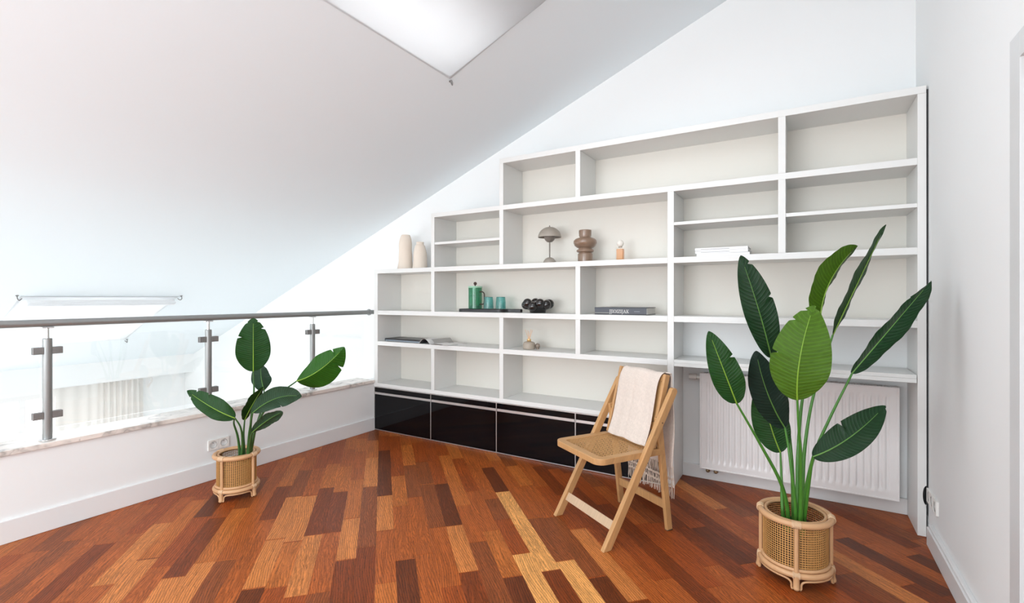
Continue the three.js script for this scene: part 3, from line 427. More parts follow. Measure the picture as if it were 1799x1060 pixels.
{
  const t = thing('throw', 'cream woven throw with knotted fringe draped over the back of the folding chair', 'blanket', CHAIR, CHAIR_TURN);
  const path = new THREE.CatmullRomCurve3([[0.0, 0.458, -0.305], [0, 0.56, -0.338], [0, 0.70, -0.377], [0, 0.79, -0.402], [0, 0.834, -0.423], [0, 0.841, -0.441], [0, 0.828, -0.459], [0, 0.74, -0.468], [0, 0.58, -0.470], [0, 0.44, -0.468], [0, 0.325, -0.468]].map((p) => V(...p)), false, 'centripetal');
  part(t, 'cloth', sheet((u, v) => {
    const p = path.getPoint(u), back = u > 0.52 ? 1 : 0, k = (v - 0.5) * 2;
    const hw = back ? 0.188 : 0.168 + 0.0 * u, amp = back ? 0.006 + 0.006 * (u - 0.5) : 0.0045 * clamp((0.5 - u) * 3);
    const w = amp * (Math.sin(k * 4 + 3 * u) + 0.45 * Math.sin(k * 9 - 5 * u + 1.3) + 0.12 * Math.sin(u * 30 + k * 6));
    return V((k < 0 && !back ? k * (hw - 0.018) : k * hw) + 0.006 * Math.sin(u * 17) * Math.abs(k) + (back ? 0.012 : -0.002), p.y + 0.003 * Math.sin(k * 5 + 2), p.z + (back ? -Math.abs(w) : Math.abs(w) * 0.9 + 0.002));
  }, 90, 60, 0.004, (u, v) => [v * 5, u * 14]), M.throwCloth);
  const fr = [];
  for (let k = 0; k < 64; k++) { const x = -0.176 + k * 0.0059, j = () => (rnd() - 0.5) * 0.006, L = 0.165 + (rnd() - 0.5) * 0.025; fr.push(tube([[x, 0.332, -0.474 + j()], [x + j(), 0.295, -0.474 + j()], [x + (k % 2 ? 0.003 : -0.003), 0.262, -0.474], [x + j() * 1.3, 0.225, -0.476 + j()], [x + j() * 2, 0.33 - L, -0.474 + j() * 2]], 0.0017, 12, 5)); }
  for (let k = 0; k < 32; k++) for (const y of [0.262, 0.226]) fr.push(new THREE.SphereGeometry(0.0052, 8, 6).scale(1, 1.3, 1).translate(-0.173 + k * 0.0118 + (y < 0.25 ? 0.0059 : 0), y + (rnd() - 0.5) * 0.006, -0.474));
  const f = part(t, 'fringe', merge(fr), M.fringe); f.userData.kind = 'stuff';
}

// ───────────────────────── rattan planters ─────────────────────────
function planter(label, at, turn, R, H) {
  const t = thing('rattan_planter', label, 'planter', at, turn, 'rattan planters');
  const rim = H - 0.014, low = 0.062, Rb = R - 0.012;
  part(t, 'rim', merge([new THREE.TorusGeometry(R, 0.0135, 14, 72).rotateX(Math.PI / 2).translate(0, rim, 0), new THREE.TorusGeometry(R - 0.021, 0.0065, 10, 72).rotateX(Math.PI / 2).translate(0, rim + 0.004, 0)]), M.rattan);
  part(t, 'base_ring', merge([new THREE.TorusGeometry(R - 0.001, 0.0125, 14, 72).rotateX(Math.PI / 2).translate(0, low, 0), new THREE.TorusGeometry(R - 0.008, 0.0075, 10, 72).rotateX(Math.PI / 2).translate(0, low + 0.019, 0)]), M.rattan);
  const y0 = low + 0.02, y1 = rim - 0.008, rows = Math.round((y1 - y0) / 0.0098), cols = 2 * Math.round(2 * Math.PI * Rb / 0.0108), st = [];
  for (let k = 0; k <= rows; k++) { const y = y0 + (y1 - y0) * k / rows; st.push(new THREE.CylinderGeometry(Rb, Rb, 0.0036, 72, 1, true).translate(0, y, 0), new THREE.CylinderGeometry(Rb - 0.0016, Rb - 0.0016, 0.0036, 72, 1, true).scale(-1, 1, 1).translate(0, y, 0)); }
  for (let k = 0; k < cols; k++) { const a = (Math.floor(k / 2) + (k % 2) * 0.3) / (cols / 2) * 6.28319; st.push(new THREE.BoxGeometry(0.0019, y1 - y0, 0.0014).translate(0, (y0 + y1) / 2, Rb + (k % 2 ? 0.0012 : -0.0022)).rotateY(a)); }
  const wv = part(t, 'woven_cane', merge(st), M.rattanWeave); wv.userData.kind = 'stuff';
  part(t, 'bottom', new THREE.CylinderGeometry(Rb - 0.002, Rb - 0.002, 0.008, 48).translate(0, low + 0.002, 0), M.rattan);
  for (let k = 0; k < 4; k++) {
    const a = k * Math.PI / 2, c = Math.cos(a), s = Math.sin(a), P = (r, y, off = 0) => V(s * r + c * off, y, c * r - s * off);
    part(t, 'upright', merge([tube([P(R - 0.002, low), P(R - 0.002, (low + rim) / 2), P(R - 0.002, rim)], 0.0088, 10, 12), tube([P(R + 0.003, low, 0), P(R + 0.003, 0.03, 0), P(R + 0.006, 0.0115, 0)], 0.0125, 12, 12), new THREE.SphereGeometry(0.0132, 14, 10).scale(1, 0.85, 1).translate(...P(R + 0.006, 0.0115).toArray())]), M.rattan);
    for (const e of [-1, 1]) { const cv = []; for (let q = 0; q <= 8; q++) { const f = q / 8, an = a + e * (0.125 + 0.66 * Math.pow(f, 2.2)), y = 0.0445 - 0.036 * Math.pow(1 - f, 4); cv.push(V(Math.sin(an) * (R + 0.002), y, Math.cos(an) * (R + 0.002))); } cv.unshift(P(R + 0.006, 0.0055, e * 0.013)); part(t, 'bracket', tube(cv, 0.0045, 30, 8), M.rattan); }
    const binds = []; for (let q = -4; q <= 4; q++) binds.push(new THREE.TorusGeometry(0.0142, 0.0022, 6, 18).rotateY(Math.PI / 2).translate(q * 0.004, rim, R).rotateY(a));
    for (let q = -3; q <= 3; q++) binds.push(new THREE.TorusGeometry(0.0135, 0.0022, 6, 18).rotateY(Math.PI / 2).translate(q * 0.0042, low, R - 0.001).rotateY(a));
    part(t, 'binding', merge(binds), M.rattanBind);
  }
}
const POT_R = [-0.027, 0, -2.545], POT_L = [-3.08, 0, -1.757];
planter('larger woven rattan planter standing near the right wall under the tall plant', POT_R, 0.05, 0.139, 0.292);
planter('smaller woven rattan planter by the low wall, under the shorter plant', POT_L, 0.33, 0.122, 0.277);

// ───────────────────────── plants ─────────────────────────
function plant(name, label, at, leaves, stems, potR, group) {
  const t = thing(name, label, 'plant', [at[0], 0.075, at[2]], 0, group), off = V(-at[0], -0.075, -at[2]);
  part(t, 'nursery_pot', lathe([[0, 0], [potR * 0.96, 0], [potR, 0.135], [potR - 0.004, 0.137], [potR - 0.01, 0.115], [0, 0.118]], 40), M.soil);
  const v3 = (a) => V(...a).add(off);
  for (const l of leaves) {
    const b = v3(l.base), m = v3(l.mid), tp = v3(l.tip);
    const ctl = m.clone().multiplyScalar(2).sub(b.clone().add(tp).multiplyScalar(0.5));
    const curve = new THREE.QuadraticBezierCurve3(b, ctl, tp), n0 = V(...l.facing).normalize(), ph = rnd() * 6;
    const prof = (x) => { const p = l.peak, e = x < p ? x / p : (1 - x) / (1 - p); return x < p ? Math.pow(Math.sin(e * Math.PI / 2), 0.5) : Math.pow(Math.sin(e * Math.PI / 2), 0.68); };
    const tear = (x, s) => { let k = 1; for (const [sd, at2, dp] of l.tears || []) if (sd === s) k *= 1 - dp * Math.max(0, 1 - Math.abs(x - at2) / 0.02); return k; };
    const f = (u, v) => {
      const s = (v - 0.5) * 2, e = Math.sign(s) || 1, a = Math.abs(s), skew = u + 0.10 * a * a * (1 - u) * u * 2;
      const p = curve.getPoint(clamp(skew)), d = curve.getTangent(u), n = n0.clone().addScaledVector(d, -n0.dot(d)).normalize(), side = d.clone().cross(n);
      const w = (s < 0 ? l.left : l.right) * prof(u) * tear(u, e), rip = 0.0035 * Math.sin(u * 17 + ph + e) * a * a + 0.0008 * Math.sin(u * 61 + ph * 2 + e * 2) * a * a;
      return p.addScaledVector(side, s * w * Math.cos(l.fold)).addScaledVector(n, -a * w * Math.sin(l.fold) * (l.up ? -1 : 1) + rip + 0.012 * (l.cup || 1) * prof(u) * a * a);
    };
    const lf = part(t, 'leaf', sheet(f, 120, 22, 0.0010, (u, v) => [Math.abs(v - 0.5) * 2, u * 3.2 - Math.abs(v - 0.5) * 0.35]), M['leaf_' + l.tone]);
    const rp = []; for (let k = 0; k <= 16; k++) { const u = k / 16 * 0.9, d = curve.getTangent(u), n = n0.clone().addScaledVector(d, -n0.dot(d)).normalize(); rp.push(curve.getPoint(u).addScaledVector(n, 0.0006)); }
    const cr = new THREE.CatmullRomCurve3(rp), rg = new THREE.TubeGeometry(cr, 40, 0.0032, 8, false), pp = rg.attributes.position;
    for (let i = 0; i < pp.count; i++) { const ring = Math.floor(i / 9), c = cr.getPointAt(ring / 40), k = 1 - 0.75 * ring / 40; pp.setXYZ(i, c.x + (pp.getX(i) - c.x) * k, c.y + (pp.getY(i) - c.y) * k, c.z + (pp.getZ(i) - c.z) * k); }
    part(lf, 'midrib', rg, ['bright', 'deep', 'fresh'].includes(l.tone) ? M.rib : M.ribDark);
  }
  for (const s of stems) {
    const pts = s.map(v3); const p0 = pts[0].clone(), root = p0.clone().multiply(V(0.8, 0, 0.8)); root.y = 0.115; if (root.length() > 0.2) root.set(root.x * 0.5, 0.115, root.z * 0.5); pts.unshift(root);
    const cr = new THREE.CatmullRomCurve3(pts, false, 'centripetal'), n = 44, g = new THREE.TubeGeometry(cr, n, 0.0105, 10, false), pp = g.attributes.position;
    for (let i = 0; i < pp.count; i++) { const ring = Math.floor(i / 11), c = cr.getPointAt(ring / n), k = 1 - 0.60 * Math.pow(ring / n, 0.8); pp.setXYZ(i, c.x + (pp.getX(i) - c.x) * k, c.y + (pp.getY(i) - c.y) * k, c.z + (pp.getZ(i) - c.z) * k); }
    part(t, 'stem', g, group === 'left' ? M.stemDark : M.stem);
  }
  delete t.userData.group;
}
plant('potted_plant', 'taller broad-leaved plant with nine leaves, in front of the radiator', POT_R, [
  { base: [-0.244, 0.789, -2.322], mid: [-0.286, 0.926, -2.274], tip: [-0.349, 1.104, -2.260], facing: [0.217, -0.120, 0.969], left: 0.062, right: 0.069, fold: 0.18, peak: 0.36, tone: 'deep', tears: [[1, 0.62, 0.35]] },
  { base: [-0.127, 0.958, -2.671], mid: [-0.178, 1.190, -2.618], tip: [-0.255, 1.455, -2.595], facing: [0.107, -0.124, 0.987], left: 0.069, right: 0.076, fold: 0.2, peak: 0.45, tone: 'dark', tears: [[1, 0.9, 0.5], [1, 0.55, 0.2]] },
  { base: [-0.066, 0.661, -2.522], mid: [-0.133, 0.824, -2.458], tip: [-0.178, 1.009, -2.455], facing: [0.351, -0.067, 0.934], left: 0.071, right: 0.078, fold: 0.2, peak: 0.42, tone: 'shade' },
  { base: [-0.016, 0.825, -2.342], mid: [-0.005, 1.014, -2.302], tip: [0.043, 1.218, -2.354], facing: [-0.008, 0.031, 0.999], left: 0.108, right: 0.112, fold: 0.16, peak: 0.36, tone: 'bright', tears: [[-1, 0.8, 0.3], [-1, 0.93, 0.6], [-1, 0.45, 0.25], [1, 0.97, 0.7]] },
  { base: [0.075, 1.140, -2.722], mid: [0.114, 1.326, -2.745], tip: [0.227, 1.498, -2.836], facing: [0.877, -0.241, 0.415], left: 0.100, right: 0.100, fold: 0.45, peak: 0.4, tone: 'bright' },
  { base: [0.123, 1.077, -2.692], mid: [0.213, 1.298, -2.746], tip: [0.336, 1.591, -2.843], facing: [0.902, -0.278, 0.329], left: 0.066, right: 0.070, fold: 0.3, peak: 0.42, tone: 'deep', tears: [[1, 0.93, 0.5]] },
  { base: [0.186, 0.921, -2.556], mid: [0.331, 1.124, -2.619], tip: [0.475, 1.321, -2.705], facing: [-0.671, 0.630, 0.392], left: 0.072, right: 0.077, fold: 0.3, peak: 0.4, tone: 'dark', tears: [[-1, 0.78, 0.4]] },
  { base: [0.040, 0.579, -2.410], mid: [0.166, 0.672, -2.427], tip: [0.294, 0.806, -2.503], facing: [0.046, 0.335, 0.941], left: 0.067, right: 0.063, fold: 0.15, peak: 0.45, tone: 'dark', tears: [[-1, 0.5, 0.45], [1, 0.97, 0.5]] },
  { base: [-0.087, 0.518, -2.625], mid: [-0.132, 0.656, -2.622], tip: [-0.171, 0.843, -2.622], facing: [0.104, 0.017, 0.994], left: 0.078, right: 0.083, fold: 0.2, peak: 0.4, tone: 'deep' },
], [
  [[-0.057, 0.300, -2.527], [-0.080, 0.416, -2.490], [-0.159, 0.604, -2.408], [-0.244, 0.789, -2.322]],
  [[-0.076, 0.273, -2.562], [-0.082, 0.405, -2.605], [-0.087, 0.518, -2.625]],
  [[-0.023, 0.303, -2.512], [-0.039, 0.471, -2.503], [-0.054, 0.592, -2.517], [-0.066, 0.661, -2.522]],
  [[-0.033, 0.284, -2.599], [-0.043, 0.505, -2.652], [-0.067, 0.713, -2.672], [-0.127, 0.958, -2.671]],
  [[-0.004, 0.301, -2.489], [-0.004, 0.576, -2.419], [-0.012, 0.720, -2.368], [-0.016, 0.825, -2.342]],
  [[-0.017, 0.284, -2.574], [-0.015, 0.518, -2.622], [0.003, 0.776, -2.668], [0.075, 1.140, -2.722]],
  [[0.001, 0.275, -2.608], [0.010, 0.534, -2.625], [0.044, 0.782, -2.657], [0.123, 1.077, -2.692]],
  [[0.005, 0.298, -2.564], [0.047, 0.547, -2.554], [0.106, 0.720, -2.554], [0.186, 0.921, -2.556]],
  [[0.011, 0.287, -2.510], [0.024, 0.418, -2.471], [0.040, 0.579, -2.410]],
], 0.118, 'right');
plant('potted_plant', 'shorter broad-leaved plant with spreading leaves, by the low wall and railing', POT_L, [
  { base: [-2.955, 0.787, -1.790], mid: [-2.936, 0.949, -1.778], tip: [-2.945, 1.123, -1.784], facing: [0.855, -0.034, 0.518], left: 0.099, right: 0.099, fold: 0.15, peak: 0.36, tone: 'deep', tears: [[-1, 0.62, 0.3], [1, 0.78, 0.35], [1, 0.92, 0.4], [-1, 0.9, 0.2]] },
  { base: [-3.039, 0.640, -1.914], mid: [-3.074, 0.719, -1.916], tip: [-3.173, 0.804, -1.974], facing: [0.744, 0.656, 0.129], left: 0.063, right: 0.070, fold: 0.3, peak: 0.4, tone: 'pale' },
  { base: [-2.953, 0.519, -1.674], mid: [-3.043, 0.591, -1.586], tip: [-3.202, 0.685, -1.526], facing: [0.558, 0.101, 0.824], left: 0.060, right: 0.070, fold: 0.25, peak: 0.4, tone: 'deep', tears: [[-1, 0.88, 0.5], [1, 0.84, 0.35], [1, 0.62, 0.2]] },
  { base: [-2.861, 0.550, -1.729], mid: [-2.690, 0.650, -1.773], tip: [-2.579, 0.656, -1.862], facing: [0.486, -0.236, 0.841], left: 0.069, right: 0.063, fold: 0.2, peak: 0.5, tone: 'pale', tears: [[1, 0.45, 0.3]] },
  { base: [-2.722, 0.726, -1.929], mid: [-2.571, 0.802, -1.984], tip: [-2.464, 0.940, -2.082], facing: [0.47, 0.09, 0.87], left: 0.150, right: 0.130, fold: 0.78, peak: 0.38, tone: 'fresh', tears: [[1, 0.7, 0.5], [-1, 0.8, 0.5]] },
  { base: [-2.864, 0.432, -1.727], mid: [-2.734, 0.521, -1.747], tip: [-2.640, 0.573, -1.780], facing: [0.514, -0.588, 0.624], left: 0.044, right: 0.044, fold: 0.3, peak: 0.5, tone: 'pale' },
  { base: [-3.001, 0.483, -1.762], mid: [-2.961, 0.576, -1.786], tip: [-2.928, 0.685, -1.840], facing: [0.853, -0.425, -0.302], left: 0.066, right: 0.066, fold: 0.3, peak: 0.5, tone: 'deep' },
], [
  [[-2.989, 0.270, -1.781], [-2.977, 0.474, -1.788], [-2.961, 0.653, -1.797], [-2.955, 0.787, -1.790]],
  [[-3.009, 0.260, -1.804], [-3.007, 0.422, -1.840], [-3.017, 0.557, -1.892], [-3.039, 0.640, -1.914]],
  [[-3.016, 0.273, -1.753], [-2.993, 0.357, -1.743], [-2.956, 0.459, -1.708], [-2.953, 0.519, -1.674]],
  [[-2.986, 0.269, -1.771], [-2.928, 0.419, -1.748], [-2.889, 0.496, -1.736], [-2.861, 0.550, -1.729]],
  [[-2.993, 0.270, -1.790], [-2.962, 0.451, -1.820], [-2.860, 0.615, -1.869], [-2.722, 0.726, -1.929]],
  [[-2.970, 0.272, -1.769], [-2.925, 0.355, -1.750], [-2.864, 0.432, -1.727]],
  [[-3.024, 0.266, -1.772], [-3.017, 0.384, -1.764], [-3.001, 0.483, -1.762]],
  [[-3.048, 0.270, -1.757], [-3.031, 0.390, -1.733], [-3.009, 0.471, -1.699], [-2.960, 0.514, -1.674]],
], 0.101, 'left');

// ───────────────────────── things on the shelves ─────────────────────────
const H3 = 0.84, H2 = 1.129, H1 = 1.515;
{
  const wob = (pts, tilt) => { const g = lathe(smooth(pts, 70), 48), p = g.attributes.position; for (let i = 0; i < p.count; i++) { const y = p.getY(i), a = Math.atan2(p.getZ(i), p.getX(i)), k = 1 + 0.05 * Math.sin(a + y * 20) * clamp(1 - y * 3.5) + 0.02 * Math.sin(y * 60); p.setX(i, p.getX(i) * k + tilt * y * y); p.setZ(i, p.getZ(i) * k); } g.computeVertexNormals(); return g; };
  const a = thing('vase', 'taller cream clay vase on the lower left top of the bookcase', 'vase', [-3.236, H1, -3.45], 0, 'cream vases');
  part(a, 'body', wob([[0, 0], [0.066, 0.002], [0.069, 0.03], [0.064, 0.10], [0.061, 0.18], [0.060, 0.25], [0.055, 0.29], [0.042, 0.322], [0.037, 0.33], [0.030, 0.322], [0.028, 0.27], [0, 0.26]], 0.05), M.cream);
  const b = thing('vase', 'shorter cream clay vase with a narrow neck, right of the taller one', 'vase', [-3.052, H1, -3.45], 0, 'cream vases');
  part(b, 'body', wob([[0, 0], [0.062, 0.002], [0.066, 0.03], [0.063, 0.10], [0.057, 0.17], [0.044, 0.215], [0.034, 0.23], [0.034, 0.25], [0.028, 0.248], [0.026, 0.21], [0, 0.2]], 0.02), M.cream);
}
{
  const t = thing('table_lamp', 'small grey mushroom table lamp with domed shade in the wide middle compartment', 'lamp', [-1.70, H1, -3.43]);
  part(t, 'base', lathe([[0, 0], [0.052, 0], [0.052, 0.006], [0.047, 0.024], [0.034, 0.041], [0.016, 0.05], [0, 0.053]], 40), M.lampGrey);
  part(t, 'stem', new THREE.CylinderGeometry(0.0048, 0.0048, 0.13, 16).translate(0, 0.115, 0), M.lampDark);
  part(t, 'reflector', lathe([[0, 0.168], [0.02, 0.172], [0.036, 0.186], [0.043, 0.206], [0.043, 0.214], [0.04, 0.214], [0.0, 0.214]], 40), M.lampDark);
  const dome = []; for (let k = 0; k <= 16; k++) { const a = k / 16 * Math.PI / 2; dome.push([0.0905 * Math.cos(a) + 0.0, 0.208 + 0.082 * Math.sin(a)]); } for (let k = 16; k >= 0; k--) { const a = k / 16 * Math.PI / 2; dome.push([0.088 * Math.cos(a), 0.208 + 0.0795 * Math.sin(a)]); }
  part(t, 'shade', lathe(dome, 56), M.lampGrey);
  part(t, 'finial', lathe([[0, 0.288], [0.006, 0.289], [0.004, 0.295], [0.0025, 0.302], [0, 0.303]], 20), M.lampDark);
}
{
  const t = thing('vase', 'glossy brown stacked-ring vase between the lamp and the amber bottle', 'vase', [-1.402, H1, -3.43]);
  part(t, 'body', lathe([[0, 0], [0.053, 0], [0.055, 0.004], [0.056, 0.06], [0.053, 0.067], [0.048, 0.070], [0.048, 0.074], [0.06, 0.078], [0.066, 0.087], [0.06, 0.096], [0.050, 0.100], [0.05, 0.107], [0.062, 0.112], [0.079, 0.126], [0.088, 0.146], [0.086, 0.163], [0.074, 0.177], [0.056, 0.184], [0.043, 0.188], [0.041, 0.193], [0.046, 0.199], [0.0475, 0.236], [0.046, 0.243], [0.041, 0.244], [0.039, 0.236], [0.037, 0.20], [0.0, 0.19]], 56), M.taupe);
}
{
  const t = thing('perfume_bottle', 'small amber glass bottle with a round white stopper, right of the brown vase', 'bottle', [-1.13, H1, -3.43]);
  part(t, 'liquid', box(-0.0235, 0.0235, 0.006, 0.088, -0.0185, 0.0185, 0.003), M.amber); part(t, 'glass', box(-0.0275, 0.0275, 0.0, 0.098, -0.0225, 0.0225, 0.004), M.bottleGlass);
  part(t, 'collar', new THREE.CylinderGeometry(0.0135, 0.0135, 0.008, 24).translate(0, 0.101, 0), M.smoky); part(t, 'stopper', new THREE.SphereGeometry(0.0245, 28, 20).translate(0, 0.128, 0), M.milk);
}
{
  const t = thing('serving_board', 'black serving board with a handle, holding the green press and two tumblers', 'tray', [-2.285, H2 - 0.0, -3.40], 0.12);
  const s = new THREE.Shape(); s.moveTo(-0.23, -0.06); s.absarc(-0.185, -0.035, 0.045, Math.PI * 1.2, Math.PI * 1.5); s.lineTo(0.14, -0.08); s.bezierCurveTo(0.2, -0.08, 0.19, -0.025, 0.24, -0.022); s.lineTo(0.315, -0.02); s.absarc(0.315, 0, 0.02, -Math.PI / 2, Math.PI / 2); s.lineTo(0.24, 0.022); s.bezierCurveTo(0.19, 0.025, 0.2, 0.08, 0.14, 0.08); s.lineTo(-0.185, 0.08); s.absarc(-0.185, 0.035, 0.045, Math.PI / 2, Math.PI); s.closePath();
  const g = extrude(s, 0.022, 0.005, 16); g.rotateX(-Math.PI / 2); g.translate(0, 0.0005, 0); part(t, 'board', g, M.tray);
}
const TOP = H2 + 0.0278;
{
  const t = thing('french_press', 'green glass French press with a dark ball knob on the black board', 'coffee press', [-2.412, TOP, -3.43]);
  const b = part(t, 'beaker', lathe([[0, 0], [0.056, 0], [0.058, 0.003], [0.058, 0.178], [0.0565, 0.178], [0.0555, 0.004], [0, 0.003]], 48), M.greenGlass);
  part(b, 'spout', new THREE.ConeGeometry(0.015, 0.026, 16).rotateZ(Math.PI / 2 + 0.5).translate(-0.062, 0.165, 0), M.greenGlass);
  part(t, 'lid', lathe([[0, 0.176], [0.060, 0.176], [0.061, 0.180], [0.060, 0.189], [0.055, 0.191], [0, 0.191]], 48), M.greenLid);
  part(t, 'knob', merge([new THREE.SphereGeometry(0.0145, 24, 18).translate(0, 0.214, 0), new THREE.CylinderGeometry(0.004, 0.004, 0.02, 12).translate(0, 0.198, 0)]), M.darkWood);
  part(t, 'plunger', merge([new THREE.CylinderGeometry(0.003, 0.003, 0.17, 12).translate(0, 0.1, 0), new THREE.CylinderGeometry(0.0535, 0.0535, 0.005, 40).translate(0, 0.112, 0), new THREE.CylinderGeometry(0.053, 0.053, 0.02, 40).translate(0, 0.016, 0)]), M.coffeeSteel);
  part(t, 'handle', tube([[0.056, 0.143, 0.01], [0.083, 0.142, 0.012], [0.1, 0.13, 0.013], [0.103, 0.1, 0.013], [0.103, 0.06, 0.013], [0.096, 0.041, 0.012], [0.056, 0.038, 0.01]], 0.0052, 40, 10), M.darkWood);
}
for (const [x, w] of [[-2.268, 'left-hand teal glass tumbler beside the green press on the black board'], [-2.146, 'right-hand teal glass tumbler on the black board, towards its handle']]) {
  const t = thing('tumbler', w, 'glass', [x, TOP, -3.42], 0, 'teal tumblers');
  part(t, 'glass', lathe([[0, 0], [0.041, 0], [0.0425, 0.003], [0.0405, 0.055], [0.037, 0.098], [0.0355, 0.098], [0.0385, 0.055], [0.0405, 0.006], [0, 0.006]], 44), M.tealGlass);
  part(t, 'lip', new THREE.TorusGeometry(0.0363, 0.0012, 8, 44).rotateX(Math.PI / 2).translate(0, 0.098, 0), M.coffeeSteel);
}
{
  const t = thing('bubble_bowl', 'glossy black bowl made of clustered spheres, right of the black board', 'bowl', [-1.80, H2, -3.42]);
  part(t, 'foot', lathe([[0, 0], [0.062, 0], [0.064, 0.006], [0.066, 0.018], [0.078, 0.034], [0.1, 0.048], [0.08, 0.056], [0, 0.05]], 44), M.blackBowl);
  const R = 0.094; for (let k = 0; k < 10; k++) { const a = k / 10 * 6.283 + 0.3, y = 0.066 + 0.014 * Math.sin(k * 2.4); part(t, 'sphere', new THREE.SphereGeometry(0.0375, 26, 20), M.blackBowl, [Math.cos(a) * R, y, Math.sin(a) * R * 0.9]); }
}
{
  const t = thing('book', 'thick grey hardback book lying flat with upside-down lettering on its spine', 'book', [-1.09, H2, -3.41]);
  const w = 0.185, h = 0.052;
  part(t, 'cover', merge([box(-w, w, 0.0005, 0.004, -0.13, 0.112, 0.0012), box(-w, w, h - 0.004, h, -0.13, 0.112, 0.0012)]), M.bookGrey);
  part(t, 'pages', box(-w + 0.004, w - 0.004, 0.004, h - 0.004, -0.126, 0.104), M.pageEdge);
  const cv = document.createElement('canvas'); cv.width = 1024; cv.height = 144; const c = cv.getContext('2d');
  c.fillStyle = '#50545c'; c.fillRect(0, 0, 1024, 144); c.fillStyle = '#44484f'; c.fillRect(0, 0, 1024, 20); c.fillStyle = '#33363a'; c.fillRect(0, 122, 1024, 22); c.fillStyle = '#8f9088'; c.fillRect(0, 102, 300, 12);
  c.fillStyle = '#e0e0da'; c.font = '92px serif'; c.textBaseline = 'middle'; c.save(); c.translate(300, 74); c.scale(1.0, 1); c.fillText('JJIOIZIJAK', 0, 2, 390); c.restore(); c.fillStyle = '#7b7f86'; c.fillRect(790, 68, 110, 14);
  const tx = new THREE.CanvasTexture(cv); tx.colorSpace = THREE.SRGBColorSpace;
  const sp = new THREE.BoxGeometry(2 * w, h - 0.001, 0.004); sp.translate(0, h / 2, 0.111); const uv = sp.attributes.uv; for (let i = 0; i < uv.count; i++) if (Math.floor(i / 4) !== 4) uv.setXY(i, 0.02, 0.5);
  part(t, 'spine', sp, std([1, 1, 1], 0.5, { map: tx }));
  part(t, 'ribbon_edge', box(w - 0.001, w + 0.0005, 0.006, h - 0.006, 0.085, 0.108), M.paper);
}
{
  const spots = [[-0.432, 0.0, 0.02, 'lowest of three white books stacked in the right compartment'], [-0.437, 0.0181, -0.02, 'middle of three white books stacked in the right compartment'], [-0.440, 0.0362, 0.0, 'topmost of three white books stacked in the right compartment']];
  for (const [x, y, a, w] of spots) {
    const t = thing('white_book', w, 'book', [x, H1 + y, -3.42], a, 'stacked white books');
    part(t, 'cover', merge([box(-0.155, 0.155, 0.0003, 0.0028, -0.11, 0.105, 0.0008), box(-0.155, 0.155, 0.0152, 0.0178, -0.11, 0.105, 0.0008), box(-0.155, 0.155, 0.002, 0.016, 0.102, 0.105, 0.0008)]), M.coverWhite);
    part(t, 'pages', box(-0.152, 0.152, 0.0028, 0.0152, -0.107, 0.102), M.pageEdge);
    if (y) part(t, 'title_line', box(-0.12, 0.05, 0.0075, 0.0095, 0.105, 0.1056), M.coverLine);
  }
}
{
  const t = thing('reed_diffuser', 'squat smoky reed diffuser with a gold neck and thin sticks', 'diffuser', [-1.868, H3, -3.40]);
  part(t, 'bottle', lathe([[0, 0], [0.044, 0], [0.048, 0.005], [0.049, 0.035], [0.046, 0.05], [0.034, 0.058], [0.018, 0.061], [0, 0.061]], 44), M.smoky);
  part(t, 'neck', lathe([[0, 0.06], [0.0165, 0.06], [0.0165, 0.079], [0.0145, 0.082], [0, 0.082]], 28), M.goldCap);
  for (const [a, b, l] of [[-0.35, 0.1, 0.09], [-0.2, -0.15, 0.08], [0.24, 0.12, 0.092], [0.33, -0.1, 0.085], [0.04, 0.2, 0.07]]) part(t, 'reed', tube([[0, 0.07, 0], [Math.sin(a) * l, 0.07 + Math.cos(a) * l, Math.sin(b) * l * 0.6]], 0.0016, 4, 6), M.reed);
  const c = thing('stopper', 'small round brown stopper resting beside the reed diffuser', 'stopper', [-1.805, H3, -3.425]);
  part(c, 'ball', new THREE.SphereGeometry(0.0215, 24, 18).scale(1, 1, 0.8).translate(0, 0.026, 0), M.plug); part(c, 'collar', new THREE.CylinderGeometry(0.014, 0.014, 0.01, 20).translate(0, 0.005, 0), M.plug);
}
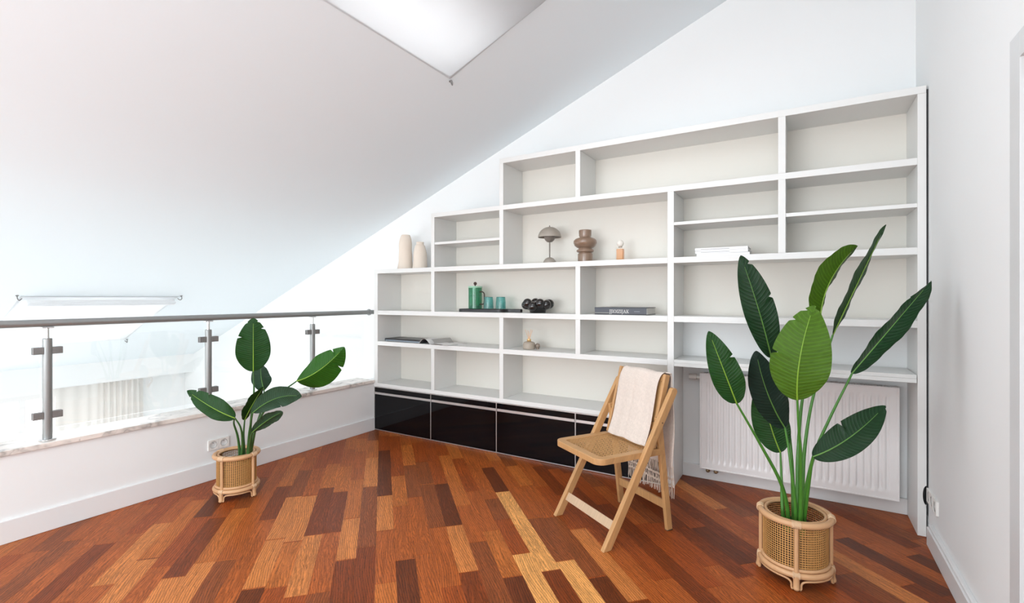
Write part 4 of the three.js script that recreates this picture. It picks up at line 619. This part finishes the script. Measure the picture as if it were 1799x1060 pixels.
{ // reading matter on the lower left shelf
  const a = thing('portfolio', 'thick black magazine lying closed at the left end of the shelf', 'magazine', [-3.17, H3, -3.44], -0.04);
  part(a, 'cover', merge([box(-0.205, 0.205, 0.0005, 0.003, -0.1, 0.1, 0.001), box(-0.225, 0.225, 0.023, 0.026, -0.1, 0.1, 0.001), box(-0.228, -0.222, 0.0005, 0.026, -0.1, 0.1, 0.002)]), M.coverDark);
  part(a, 'pages', merge([box(-0.222, 0.22, 0.003, 0.012, -0.098, 0.097)]), M.printBlue); part(a, 'dark_pages', box(-0.222, 0.221, 0.012, 0.023, -0.098, 0.097), M.coverDark);
  part(a, 'cover_picture', box(-0.12, 0.2, 0.026, 0.0263, -0.06, 0.06), M.printGrey);
  const b = thing('open_magazine', 'open magazine with curled pages hanging over the shelf edge', 'magazine', [-2.775, H3, -3.40], -0.15);
  const arch = (x0, x1, hgt, droop) => (u, v) => { const x = x0 + (x1 - x0) * u, z = -0.12 + 0.24 * v; return V(x, 0.004 + hgt * Math.sin(u * Math.PI) * (0.6 + 0.4 * v) - droop * u * u * clamp((v - 0.55) * 3), z); };
  part(b, 'left_pages', sheet(arch(0, -0.17, 0.05, 0.03), 24, 16, 0.002), M.paper);
  part(b, 'dark_page', sheet((u, v) => arch(0, -0.14, 0.04, 0.0)(u, v).add(V(0, -0.001, -0.004)), 20, 12, 0.002), M.coverDark);
  part(b, 'curled_page', sheet((u, v) => { const r = 0.022, an = u * 4.2 + 0.4; return V(0.035 - r * Math.cos(an) * (1 + 0.2 * v), 0.024 - r * Math.sin(an - 1.9), -0.11 + 0.22 * v); }, 20, 10, 0.001), M.curl);
  part(b, 'right_pages', sheet(arch(0, 0.21, 0.008, 0), 20, 12, 0.004), M.paper);
  part(b, 'photo_print', sheet((u, v) => arch(0.06, 0.11, 0.002, 0)(u, 0.2 + 0.25 * v).add(V(0, 0.008, 0)), 10, 6, 0.0005), M.printGrey);
  const c = thing('loose_leaflet', 'flat white leaflet under the right pages of the open magazine', 'leaflet', [-2.63, H3, -3.43], 0.5);
  part(c, 'sheet', box(-0.1, 0.1, 0.0004, 0.0028, -0.07, 0.07, 0.0006), M.paper); part(c, 'print', box(0.02, 0.085, 0.0028, 0.0031, -0.055, 0.05), M.pageEdge);
}

renderer.render(scene, camera);
